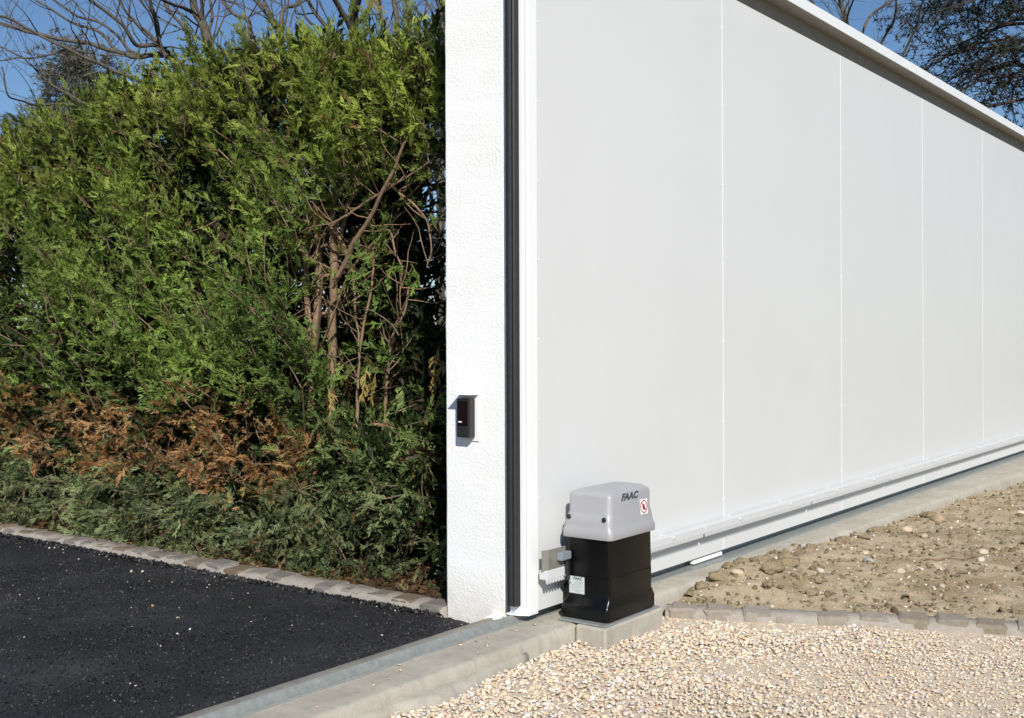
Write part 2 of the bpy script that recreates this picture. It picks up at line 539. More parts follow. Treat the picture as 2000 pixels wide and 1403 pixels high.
# ------------------------------------------------------------------ kerb of granite setts along the hedge
def sett_mesh(rng, lx, ly, lz, name):
    bm = bmesh.new()
    bm_box(bm, -lx / 2, lx / 2, -ly / 2, ly / 2, -lz, 0, 0.011, 2)
    for v in bm.verts:
        q = v.co
        v.co += Vector((rng.uniform(-1, 1), rng.uniform(-1, 1), rng.uniform(-1, 1))) * 0.003
        v.co.z += 0.004 * fbm(q.x, q.y, rng.random() * 0.2, 25, 2)
    return bm_me(bm, name)
rk = random.Random(21)
SETTS = [sett_mesh(rk, rk.uniform(0.090, 0.100), rk.uniform(0.088, 0.102), 0.13, 'sett') for _ in range(8)]
for me in SETTS:
    me.materials.append(M['sett'])
KERB_T = 0.012
kerb = put('kerb', None, kind='structure')
kerb.location = (0.06, 0.34, 0)
y = 0.392
while y < 6.4:
    o = put('sett', SETTS[rk.randrange(8)], kerb)
    o.location = Vector((0.061 + rk.uniform(-0.005, 0.005), y, KERB_T + rk.uniform(-0.004, 0.005))) - kerb.location
    o.rotation_euler = (rk.uniform(-.03, .03), rk.uniform(-.04, .03), rk.uniform(-.05, .05))
    if rk.random() < 0.5:
        o.rotation_euler.z += math.pi
    y += rk.uniform(0.108, 0.126)
def mortar_strip(name, path, w, ztop, zbot, parent, mat, bulge=0.004):
    V, F = [], []
    for i, (px, py, nx, ny) in enumerate(path):
        for t, z in ((-0.5, zbot), (-0.5, ztop - 0.012), (-0.40, ztop - 0.002), (0, ztop), (0.42, ztop - 0.003), (0.5, ztop - 0.010), (0.5, zbot)):
            V.append((px + nx * w * t + 0.003 * fbm(px, py, t, 30), py + ny * w * t, z + bulge * fbm(px, py, t * 3, 16)))
    n = 7
    for i in range(len(path) - 1):
        for k in range(n - 1):
            F.append((i * n + k, i * n + k + 1, (i + 1) * n + k + 1, (i + 1) * n + k))
    F.append(tuple(range(n - 1, -1, -1))); F.append(tuple(range(len(V) - n, len(V))))
    return put(name, me_from(name, V, F, True), parent, mat)
mortar_strip('mortar_bed', [(0.062, yy, 1, 0) for yy in np.arange(0.342, 6.5, 0.012)], 0.104, KERB_T - 0.0020, -0.16, kerb, M['mortar'])

# planting bed behind the kerb
def bed():
    xs = np.arange(0.108, 1.6, 0.05); ys = np.arange(0.20, 7, 0.06)
    V = [(x, yy, -0.012 + 0.02 * fbm(x, yy, 0, 5) + 0.03 * max(0, x - 0.2)) for x in xs for yy in ys]
    n = len(ys)
    F = [(i * n + k, (i + 1) * n + k, (i + 1) * n + k + 1, i * n + k + 1) for i in range(len(xs) - 1) for k in range(n - 1)]
    return put('planting_bed', me_from('planting_bed', V, F, True), None, M['bed'], kind='structure')
bed()

# ------------------------------------------------------------------ gravel drive on the near side
GR_Z = -0.049
EDGE = [(0.52, -0.135), (0.585, -0.30), (0.70, -0.545), (0.83, -0.82), (0.93, -1.09), (1.02, -1.45), (1.10, -1.95), (1.16, -2.6)]   # gravel side of the edging
def edge_x(yy):
    ys = [-p[1] for p in EDGE]; xs = [p[0] for p in EDGE]
    return float(np.interp(-yy, ys, xs))
put('gravel_drive', me_from('gravel_drive', [(-9, BEAM_F - 0.003, GR_Z - 0.0015)] + [(-9, -9, GR_Z - 0.0015), (1.19, -9, GR_Z - 0.0015)] +
    [(x + 0.02, yy, GR_Z - 0.0015) for x, yy in reversed(EDGE)] + [(0.51, BEAM_F - 0.003, GR_Z - 0.0015)], [tuple(range(len(EDGE) + 4))]),
    None, M['sand'], kind='structure')
rngG = np.random.default_rng(4)
def gravel():
    n = 46000
    P = np.stack([rngG.uniform(-1.3, 1.15, n), BEAM_F - 0.004 - rngG.uniform(0, 1, n) ** 1.1 * 1.9, np.full(n, GR_Z)], 1)
    lim = np.interp(-P[:, 1], [-p[1] for p in EDGE], [p[0] for p in EDGE])
    ok = (P[:, 0] < lim + 0.01) & (P[:, 1] > -0.25 - 1.15 * (P[:, 0] + 1.0)) & (P[:, 1] > -1.75)
    ok &= ~((P[:, 0] > 0.082) & (P[:, 0] < 0.412) & (P[:, 1] > -0.205))
    P = P[ok]
    d = lim[ok] - P[:, 0]
    # heaped slightly against the edging and the plinth, trodden finer further out
    fine = np.clip((-(P[:, 1]) - 0.35 - 0.15 * P[:, 0]) / 0.5, 0, 1)
    z = np.array([fbm(p[0], p[1], 0, 3) for p in P])
    P[:, 2] += 0.007 * z - 0.006 * np.exp(-d / 0.08) + 0.008 * np.exp(-(BEAM_F - P[:, 1]) / 0.05) + rngG.uniform(-0.004, 0.006, len(P))
    S = rngG.uniform(0.0034, 0.0080, len(P)) * np.where(rngG.random(len(P)) < 0.10, 1.5, 1.0) * (1 - 0.32 * fine)
    col = palette(rngG, len(P), [(0.83, 0.68, 0.50), (0.78, 0.60, 0.40), (0.85, 0.76, 0.64), (0.69, 0.60, 0.50), (0.75, 0.55, 0.42), (0.59, 0.55, 0.52)],
                  [6, 3, 5, 3, 0.8, 0.8], 0.09)
    k = 14                                                # a few strays kicked up on the beam
    Q = np.stack([rngG.uniform(-0.9, 0.05, k), rngG.uniform(BEAM_F + 0.02, 0.02, k), np.full(k, BEAM_T + 0.003)], 1)
    P = np.concatenate([P, Q]); S = np.concatenate([S, rngG.uniform(0.003, 0.0065, k)]); col = np.concatenate([col, palette(rngG, k, [(0.66, 0.45, 0.30), (0.74, 0.60, 0.42)], [1, 1])])
    V, T, C = scatter(rock_templates(rngG, 14, 1, 0.36, True), rngG, P, S, col, 0.50, 0.38)
    put('gravel', me_tris('gravel', V, T, C), None, M['pebble'], label='pale cream and tan gravel chippings covering the drive beside the motor', cat='gravel', kind='stuff')
gravel()

# edging of setts between gravel and bare earth
edging = put('edging_kerb', None, kind='structure')
edging.location = (0.6, -0.15, 0)
SETTS2 = []
for _ in range(6):
    me = sett_mesh(rk, rk.uniform(0.095, 0.105), rk.uniform(0.088, 0.100), 0.12, 'sett'); me.materials.append(M['sett_dirty']); SETTS2.append(me)
ED_T = -0.022
pts = []
sm = smooth_line([(x + 0.052, yy, 0) for x, yy in EDGE], 40)
acc = 0.0; nxt = 0.055
for i in range(1, len(sm)):
    d = sm[i] - sm[i - 1]; l = np.linalg.norm(d); acc += l
    t = d / l
    pts.append((sm[i][0], sm[i][1], -t[1], t[0]))
    if acc >= nxt:
        o = put('sett', SETTS2[rk.randrange(6)], edging)
        o.location = Vector((sm[i][0], sm[i][1], ED_T + rk.uniform(-0.004, 0.006))) - edging.location
        o.rotation_euler = (rk.uniform(-.05, .05), rk.uniform(-.05, .05), math.atan2(t[1], t[0]) + math.pi / 2 + rk.uniform(-.06, .06))
        nxt += rk.uniform(0.110, 0.126)
mortar_strip('mortar_bed', pts, 0.096, ED_T - 0.002, -0.16, edging, M['mortar'])

# ------------------------------------------------------------------ bare earth between the edging and the beam
def earth_z(x, yy):
    e = edge_x(yy) + 0.105
    d = max(0.0, x - e)
    base = -0.030 + 0.03 * min(1, d / 0.5) - 0.045 * min(1, max(0, x - 1.6) / 2.5)
    lump = 0.020 * fbm(x, yy, 0, 2.4) + 0.012 * fbm(x, yy, 4, 8) + 0.006 * fbm(x, yy, 8, 26, 3)
    heap = 0.05 * math.exp(-((x - 0.98) / 0.20) ** 2 - ((yy + 0.24) / 0.13) ** 2)      # small spoil heap in the corner
    return base + lump * min(1, d / 0.05 + 0.15) + heap * min(1, d / 0.08)
def earth():
    us = np.concatenate([np.arange(0, 1.3, 0.014), np.arange(1.3, 3.2, 0.035), np.arange(3.2, 9, 0.12)])
    ys = np.concatenate([np.arange(BEAM_F - 0.001, -1.35, -0.014), np.arange(-1.35, -2.6, -0.05), np.arange(-2.6, -9, -0.4)])
    V = []
    for u in us:
        for yy in ys:
            x = edge_x(max(yy, -2.6)) + 0.104 + u
            V.append((x, yy, earth_z(x, yy)))
    n = len(ys)
    F = [(i * n + k, i * n + k + 1, (i + 1) * n + k + 1, (i + 1) * n + k) for i in range(len(us) - 1) for k in range(n - 1)]
    return put('bare_earth', me_from('bare_earth', V, F, True), None, M['soil'], kind='structure')
EARTH = earth()
rngE = np.random.default_rng(8)
def earth_bits():
    n = 4200
    x = 0.66 + rngE.uniform(0, 1, n) ** 1.6 * 5.2; yy = BEAM_F - 0.01 - rngE.uniform(0, 1, n) * 1.6
    ok = np.array([a > edge_x(b) + 0.115 for a, b in zip(x, yy)]) & (yy > -0.35 - 0.35 * (x - 0.6) - 0.8)
    x, yy = x[ok], yy[ok]
    z = np.array([earth_z(a, b) for a, b in zip(x, yy)])
    S = rngE.uniform(0.003, 0.011, len(x)) * np.where(rngE.random(len(x)) < 0.1, 1.7, 1)
    P = np.stack([x, yy, z + S * 0.2], 1)
    col = palette(rngE, len(x), [(0.29, 0.235, 0.145), (0.37, 0.30, 0.20), (0.24, 0.185, 0.115), (0.30, 0.235, 0.15)], [4, 4, 3, 0.8], 0.15)
    V, T, C = scatter(rock_templates(rngE, 8, 1, 0.35, True), rngE, P, S, col, 0.75, 0.5)
    put('crumbs_of_earth', me_tris('crumbs_of_earth', V, T, C), EARTH, M['clod'], kind='stuff')
    n = 1500
    x = 0.66 + rngE.uniform(0, 1, n) ** 1.5 * 5.0; yy = BEAM_F - 0.015 - rngE.uniform(0, 1, n) * 1.5
    ok = np.array([a > edge_x(b) + 0.115 for a, b in zip(x, yy)])
    x, yy = x[ok], yy[ok]
    z = np.array([earth_z(a, b) for a, b in zip(x, yy)])
    S = rngE.uniform(0.0025, 0.0075, len(x))
    P = np.stack([x, yy, z + S * 0.25], 1)
    col = palette(rngE, len(x), [(0.62, 0.52, 0.40), (0.72, 0.66, 0.56), (0.50, 0.36, 0.25), (0.36, 0.36, 0.35)], [4, 3, 2, 1], 0.12)
    V, T, C = scatter(rock_templates(rngE, 6, 1, 0.25), rngE, P, S, col, 0.65, 0.4)
    put('small_pebbles', me_tris('small_pebbles', V, T, C), EARTH, M['pebble'], kind='stuff')
earth_bits()

def lone_rock(name, x, yy, s, col, mat, label, cat, group, seed, flat=0.65):
    if yy > -0.45:
        yy += skew(x)
    r = np.random.default_rng(seed)
    (V, T), = rock_templates(r, 1, 3, 0.0)
    ph = r.uniform(0, 50)
    V = np.array([Vector(v) * (1 + (0.45 if mat == 'clod' else 0.24) * fbm(v[0] + ph, v[1], v[2], 1.3) + (0.22 if mat == 'clod' else 0.03) * fbm(v[0], v[1] + ph, v[2], 4.5)) for v in V])
    V = V * np.array([r.uniform(0.9, 1.35), r.uniform(0.7, 1.0), flat]) * s
    a = r.uniform(0, 6.28); V[:, :2] = V[:, :2] @ np.array([[math.cos(a), math.sin(a)], [-math.sin(a), math.cos(a)]])
    V = V + np.array([x, yy, earth_z(x, yy) + 0.28 * s])
    me = me_tris(name, V, T, np.repeat(np.array([col]), len(V), 0), smooth=True)
    put(name, me, None, M[mat], label=label, cat=cat, group=group)

# clods and stones that can be picked out one by one
CL = [(0.80, -0.135, .030), (0.905, -0.15, .040), (1.02, -0.125, .030), (1.08, -0.14, .036), (1.22, -0.15, .046), (1.33, -0.19, .034),
      (1.18, -0.27, .042), (1.02, -0.29, .045), (0.90, -0.33, .030), (1.42, -0.15, .026), (1.98, -0.14, .040), (2.35, -0.15, .034),
      (1.10, -0.42, .034), (1.62, -0.16, .03), (0.97, -0.47, .026), (2.9, -0.2, .04)]
for i, (x, yy, s) in enumerate(CL):
    lone_rock('clod_of_earth', x, yy, s * 0.8, (0.33, 0.26, 0.165), 'clod', 'crumbly brown clod of dug earth lying near the concrete beam', 'clod',
              'clods of earth along the beam', 100 + i, 0.6)
ST = [(1.62, -0.68, .030, (0.46, 0.36, 0.25)), (1.42, -0.62, .020, (0.55, 0.46, 0.34)), (1.52, -0.66, .013, (0.66, 0.58, 0.47)), (2.52, -0.22, .026, (0.62, 0.50, 0.36)),
      (2.78, -0.27, .040, (0.44, 0.33, 0.22)), (2.02, -0.75, .020, (0.60, 0.50, 0.38)), (2.22, -0.40, .018, (0.52, 0.40, 0.29)), (1.58, -0.41, .020, (0.40, 0.40, 0.36)),
      (1.80, -0.80, .018, (0.62, 0.56, 0.47)), (0.93, -0.20, .020, (0.58, 0.46, 0.33)), (1.75, -0.33, .014, (0.66, 0.55, 0.42)), (1.9, -1.0, .02, (0.55, 0.47, 0.38)),
      (1.25, -0.36, .016, (0.60, 0.53, 0.44)), (3.3, -0.6, .024, (0.6, 0.52, 0.42)), (2.6, -0.9, .02, (0.63, 0.57, 0.48)), (1.30, -0.80, .015, (0.56, 0.44, 0.34))]
for i, (x, yy, s, c) in enumerate(ST):
    lb = {7: 'bluish grey stone lying on the bare brown earth', 4: 'largest brown rounded stone close to the concrete beam', 0: 'broad flat brown stone sunk in the middle of the bare earth',
          9: 'small tan stone beside the clods at the corner of the beam and edging'}.get(i, 'rounded tan stone half sunk in the bare brown earth')
    lone_rock('stone', x, yy, s, c, 'pebble', lb, 'stone', 'stones on the bare earth', 300 + i, 0.6)
# a dead twig and roots on the earth
rt = random.Random(9)
for i, (x, yy, l, a) in enumerate([(1.72, -0.60, .20, -0.9), (2.05, -0.28, .12, 1.0), (1.45, -0.78, .16, -0.4)]):
    P = []
    for k in range(7):
        t = k / 6 * l
        px = x + math.cos(a) * t + rt.uniform(-.008, .008); py = yy + math.sin(a) * t + rt.uniform(-.008, .008)
        P.append((px, py, earth_z(px, py) + 0.005))
    tubes('dead_twig', [(P, np.linspace(0.0045, 0.002, 7))], M['twig'], None, 6,
          label='thin dark dead twig lying on the bare earth', cat='twig', group='twigs on the bare earth')

# ------------------------------------------------------------------ ground rail
def rail():
    prof = [(0.032, 0.0105), (0.033, 0.0150), (0.040, 0.0155), (0.041, 0.025), (0.0435, 0.0325), (0.048, 0.0355), (0.0525, 0.0325), (0.055, 0.025),
            (0.056, 0.0165), (0.066, 0.0150), (0.067, 0.0105)]
    V, F = [], []
    n = len(prof)
    xs = np.concatenate([np.arange(-3.2, 9.0, 0.1)])
    for x in xs:
        w = 0.0012 * fbm(x, 0, 0, 1.2)
        for y_, z_ in prof:
            V.append((x, y_ + w, z_))
    for i in range(len(xs) - 1):
        for k in range(n - 1):
            F.append((i * n + k, (i + 1) * n + k, (i + 1) * n + k + 1, i * n + k + 1))
    root = thing('ground_rail', (3.0, 0.05, 0.0105), 'galvanised steel guide rail set in the concrete beam under the gate', 'rail')
    put('rail_profile', me_from('rail_profile', V, F), root, M['steel'])
    # wider galvanised strip in front of the profile, under the parked gate
    V, F = [], []
    xs = np.concatenate([np.arange(0.0, 2.0, 0.05), np.arange(2.0, 9.0, 0.2)])
    for x in xs:
        f = 0.024 - 0.060 * min(1.0, x / 1.3)
        V += [(x, f, 0.0085), (x, f + 0.001, 0.0135), (x, 0.0255, 0.0138)]
    for i in range(len(xs) - 1):
        for k in range(2):
            F.append((i * 3 + k, (i + 1) * 3 + k, (i + 1) * 3 + k + 1, i * 3 + k + 1))
    put('front_strip', me_from('front_strip', V, F), root, M['steel'])
rail()

# ------------------------------------------------------------------ rendered gate post
def pillar():
    x0, x1, y0, y1, z0, z1 = 0.020, 0.270, 0.098, 0.331, -0.10, 2.35
    root = thing('gate_pillar', (0.14, 0.21, 0), 'tall white stucco gate pillar between the hedge and the sliding gate', 'pillar')
    bm = bmesh.new()
    bm_box(bm, x0, x1, y0, y1, z0, z1, 0.006, 3)
    bmesh.ops.subdivide_edges(bm, edges=[e for e in bm.edges if abs(e.verts[0].co.z - e.verts[1].co.z) > 1], cuts=70)
    for v in bm.verts:
        v.co.x += 0.0012 * fbm(v.co.x * 2, v.co.y * 4, v.co.z, 9); v.co.y += 0.0012 * fbm(v.co.x * 3 + 5, v.co.y, v.co.z, 11)
    put('shaft', bm_me(bm, 'shaft'), root, M['stucco'])
    bm = bmesh.new(); bm_box(bm, x0 - 0.03, x1 + 0.03, y0 - 0.02, y1 + 0.03, z1, z1 + 0.05, 0.008, 2)
    put('coping', bm_me(bm, 'coping'), root, M['concrete'])
    # smear of render trowelled over the beam at the foot
    V, F = [], []
    ys = np.arange(0.104, 0.152, 0.004)
    for yy in ys:
        o = 0.030 + 0.022 * fbm(yy, 2, 0, 30) - 0.5 * max(0, 0.12 - yy)
        for t, z in ((-0.05, 0.018), (0.3, 0.0165), (0.8, 0.0125), (1.0, 0.0085)):
            V.append((x0 - t * max(0.01, o), yy, z))
    for i in range(len(ys) - 1):
        for k in range(3):
            F.append((i * 4 + k, i * 4 + k + 1, i * 4 + 4 + k + 1, i * 4 + 4 + k))
    put('render_smear', me_from('render_smear', V, F, True), root, M['stucco'])
pillar()

# photocell in its white guard on the pillar
def photocell():
    X = 0.020
    root = thing('photocell', (X, 0.245, 0.535), 'small black photocell in a white metal guard on the stucco pillar', 'photocell')
    box('back_plate', X - 0.0045, X - 0.0012, 0.196, 0.272, 0.534, 0.676, M['white_metal'], root, 0.001, 1)
    bm = bmesh.new(); bm_box(bm, X - 0.036, X - 0.0055, 0.2085, 0.2585, 0.546, 0.665, 0.004, 2)
    put('housing', bm_me(bm, 'housing'), root, M['cell'])
    box('lens', X - 0.0375, X - 0.0362, 0.214, 0.253, 0.582, 0.658, M['cell_lens'], root, 0.0005, 1)
    box('indicator_mark', X - 0.0385, X - 0.0376, 0.236, 0.249, 0.592, 0.596, M['sticker'], root)
    bm = bmesh.new()   # hood plate bent out over the cell
    bm_box(bm, X - 0.052, X - 0.0046, 0.196, 0.272, 0.6765, 0.6785, 0.0006, 1)
    put('hood', bm_me(bm, 'hood'), root, M['white_metal'])
photocell()

# ------------------------------------------------------------------ sliding gate
GATE_L = 8.55; ZB, ZP, ZT = 0.040, 2.162, 2.232
gate = thing('sliding_gate', (0, 0.035, 0.03), 'long white sheet metal sliding gate standing open on its rail', 'gate')
PW = 1.22
JX = [1.2662 + PW * k for k in range(6)]
edges = [0.046] + JX + [GATE_L - 0.05]
for a, b in zip(edges[:-1], edges[1:]):
    box('panel', a + (0.0022 if a > 0.1 else 0.0008), b - 0.0022, 0.0, 0.006, ZB + 0.0005, ZP, M['gate'], gate, 0.0015, 2)
for jx in JX:
    box('joint_strip', jx - 0.0016, jx + 0.0016, -0.0007, 0.004, ZB + 0.001, ZP - 0.001, M['gate_glint'], gate, 0.0006, 2)
box('core', 0.047, GATE_L - 0.05, 0.0065, 0.0635, ZB + 0.001, ZP - 0.001, M['gate_white'], gate)
box('cap_shade_band', 0.047, GATE_L - 0.05, 0.012, 0.0630, ZP - 0.0005, ZT - 0.0002, M['cap_shade'], gate)  # recessed band, coloured dark to stand in for the cap's shadow
for k, (a, b) in enumerate(zip(edges[:-1], edges[1:])):
    box('back_panel', a + 0.002, b - 0.002, 0.064, 0.070, ZB + 0.0005, ZT - 0.003, M['gate'], gate, 0.001, 1)
# end stile: profiled white section
def prism_z(name, pts, z0, z1, mat, parent, smooth=False):
    V = [(x, y_, z) for z in (z0, z1) for x, y_ in pts]; n = len(pts)
    F = [(k, (k + 1) % n, n + (k + 1) % n, n + k) for k in range(n)] + [tuple(range(n - 1, -1, -1)), tuple(range(n, 2 * n))]
    bm = bmesh.new(); me = me_from(name, V, F); bm.from_mesh(me); bpy.data.meshes.remove(me)
    return put(name, bm_me(bm, name), parent, mat)
prism_z('end_stile', [(0.0455, -0.0015), (0.006, -0.0015), (0.0015, -0.0006), (0.0, 0.002), (0.0, 0.008), (0.002, 0.010), (0.004, 0.0115), (0.004, 0.014),
                      (0.001, 0.016), (0.0, 0.018), (0.0, 0.029), (0.002, 0.0305), (0.002, 0.0695), (0.0455, 0.0695)], ZB, ZT, M['gate_white'], gate)
box('far_stile', GATE_L - 0.0495, GATE_L, -0.0012, 0.071, ZB, ZT, M['gate_white'], gate, 0.002, 2)
# rubber safety edge, ribbed
seal = prism_z('edge_seal', [(0.0015, 0.031), (-0.010, 0.031), (-0.017, 0.033), (-0.020, 0.037), (-0.0195, 0.041), (-0.0165, 0.0435), (-0.0165, 0.046), (-0.0205, 0.049),
                             (-0.022, 0.055), (-0.020, 0.061), (-0.015, 0.0645), (-0.012, 0.066), (-0.012, 0.069), (-0.004, 0.0715), (0.0015, 0.0715)], ZB + 0.020, ZT - 0.02, M['rubber'], gate)
prism_z('foot_bracket', [(0.0450, -0.0020), (-0.001, -0.0020), (-0.018, 0.030), (-0.024, 0.0655), (0.0450, 0.0655)], ZB - 0.005, ZB - 0.0008, M['gate_white'], gate)
# top rail: overhanging capping channel
box('top_fascia', -0.004, GATE_L + 0.004, -0.064, -0.0605, ZT - 0.001, ZT + 0.046, M['gate_white'], gate, 0.001, 1)
box('top_channel', -0.003, GATE_L + 0.003, -0.0600, 0.100, ZT + 0.0005, ZT + 0.044, M['cap_shade'], gate, 0.002, 1)  # dark tone paints the shade on the cap's underside
# screws along the joints and the edge: tiny heads
def screws():
    tmp = rock_templates(np.random.default_rng(1), 1, 1, 0.0)
    P = []
    for jx in JX:
        for z in np.arange(0.23, 2.15, 0.30):
            P.append((jx - 0.008, -0.0002, z)); P.append((jx + 0.008, -0.0002, z + 0.002))
    for z in np.arange(0.14, 2.2, 0.235):
        P.append((0.056, -0.0004, z))
    P = np.array(P)
    V, T = tmp[0]
    X = (V[None] * np.array([0.0030, 0.0013, 0.0030])) + P[:, None, :]
    TT = T[None] + (np.arange(len(P)) * len(V))[:, None, None]
    put('screw_heads', me_tris('screw_heads', X.reshape(-1, 3), TT.reshape(-1, 3), smooth=True), gate, M['gate_white'], kind='stuff')
screws()
# drive rack in lengths of one metre: body, then 80 teeth pointing down
RZ0, RZ1, RY0, RY1 = 0.139, 0.166, -0.046, -0.018
def rack_mesh(L):
    bm = bmesh.new()
    bm_box(bm, 0.0005, L - 0.0005, RY0, RY1, RZ0, RZ1, 0.0012, 1)
    V = [v.co[:] for v in bm.verts]; F = [[v.index for v in f.verts] for f in bm.faces]
    bm.free()
    p = 0.0145
    for i in range(int(L / p)):
        a = i * p + 0.001; o = len(V)
        pr = [(a, RZ0 + 0.0005), (a + 0.0045, RZ0 - 0.0125), (a + 0.0070, RZ0 - 0.0125), (a + 0.0115, RZ0 + 0.0005)]
        V += [(px, RY0 + 0.001, pz) for px, pz in pr] + [(px, RY0 + 0.0065, pz) for px, pz in pr]
        F += [(o, o + 1, o + 2, o + 3), (o + 7, o + 6, o + 5, o + 4)] + [(o + k, o + 4 + k, o + 4 + (k + 1) % 4, o + (k + 1) % 4) for k in range(4)]
    me = me_from('rack', V, F)
    me.materials.append(M['nylon'])
    return me
RM = rack_mesh(1.0)
x = 0.028
k = 0
while x < 8.4:
    o = put('rack', RM if x + 1 < 8.5 else rack_mesh(0.5), gate)
    o.location = Vector((x, 0, 0)) - gate.location
    for bx in (0.28, 0.76):
        if x + bx < 8.4:
            b = disc('rack_bolt', (bx, RY0 - 0.0005, 0.156), (0, -1, 0), 0.006, 0.004, M['nylon'], o, 10)
            s = box('spacer', bx - 0.014, bx + 0.014, RY1 + 0.0005, -0.0006, 0.144, 0.164, M['nylon'], o, 0.001, 1)
    x += 1.0
# limit plate on the rack beside the motor
V = [(0.019, -0.036, 0.168), (0.019, -0.036, 0.226), (0.040, -0.044, 0.226), (0.040, -0.044, 0.168), (0.128, -0.044, 0.168), (0.128, -0.044, 0.226)]
th = 0.0025
V2 = [(a, b + th, c) for a, b, c in V]
F = [(0, 1, 2, 3), (3, 2, 5, 4), (9, 8, 7, 6), (10, 11, 8, 9), (0, 6, 7, 1), (1, 7, 8, 2), (2, 8, 11, 5), (5, 11, 10, 4), (4, 10, 9, 3), (3, 9, 6, 0)]
lp = put('limit_plate', me_from('limit_plate', V + V2, F), gate, M['alu'])
bm = bmesh.new(); bm_box(bm, 0.080, 0.130, -0.064, -0.0445, 0.190, 0.213, 0.002, 2)
put('magnet_block', bm_me(bm, 'magnet_block'), lp, M['block'])
# white guide shoe hanging under the bottom edge
box('guide_shoe', 1.035, 1.262, 0.004, 0.024, 0.0185, 0.0335, M['white_metal'], gate, 0.003, 2)

# ------------------------------------------------------------------ motor on its plinth
def plinth():
    bm = bmesh.new()
    bm_box(bm, 0.080, 0.418, -0.213, BEAM_F - 0.009, -0.28, 0.0105, 0.007, 2)
    bmesh.ops.subdivide_edges(bm, edges=[e for e in bm.edges if e.calc_length() > 0.08], cuts=8, use_grid_fill=True)
    for v in bm.verts:
        if v.co.y < BEAM_F - 0.02:
            v.co += Vector((fbm(v.co.x, v.co.y, v.co.z, 14), fbm(v.co.x + 9, v.co.y, v.co.z, 14), 0.35 * fbm(v.co.x, v.co.y + 5, v.co.z, 14))) * 0.003
    put('concrete_plinth', bm_me(bm, 'concrete_plinth'), None, M['plinth'], label='low concrete plinth carrying the gate motor, rising from the gravel', cat='plinth')
plinth()

def ring(x0, x1, y0, y1, z, r, k=5):
    P = []
    for cx, cy, a0 in ((x1 - r, y1 - r, 0), (x0 + r, y1 - r, 90), (x0 + r, y0 + r, 180), (x1 - r, y0 + r, 270)):
        for i in range(k):
            a = math.radians(a0 + 90 * i / (k - 1))
            P.append((cx + r * math.cos(a), cy + r * math.sin(a), z))
    return P
def loft(name, rings, mat, parent, smooth=True, cap0=True, **kw):
    V = [p for r in rings for p in r]; n = len(rings[0]); F = []
    for i in range(len(rings) - 1):
        for k in range(n):
            F.append((i * n + k, i * n + (k + 1) % n, (i + 1) * n + (k + 1) % n, (i + 1) * n + k))
    F.append(tuple(range(len(V) - n, len(V))))
    if cap0:
        F.append(tuple(range(n - 1, -1, -1)))
    me = me_from(name, V, F)
    if smooth:
        me.polygons.foreach_set("use_smooth", [True] * len(me.polygons))
        try:
            me.set_sharp_from_angle(angle=math.radians(38))
        except Exception:
            pass
    return put(name, me, parent, mat, **kw)

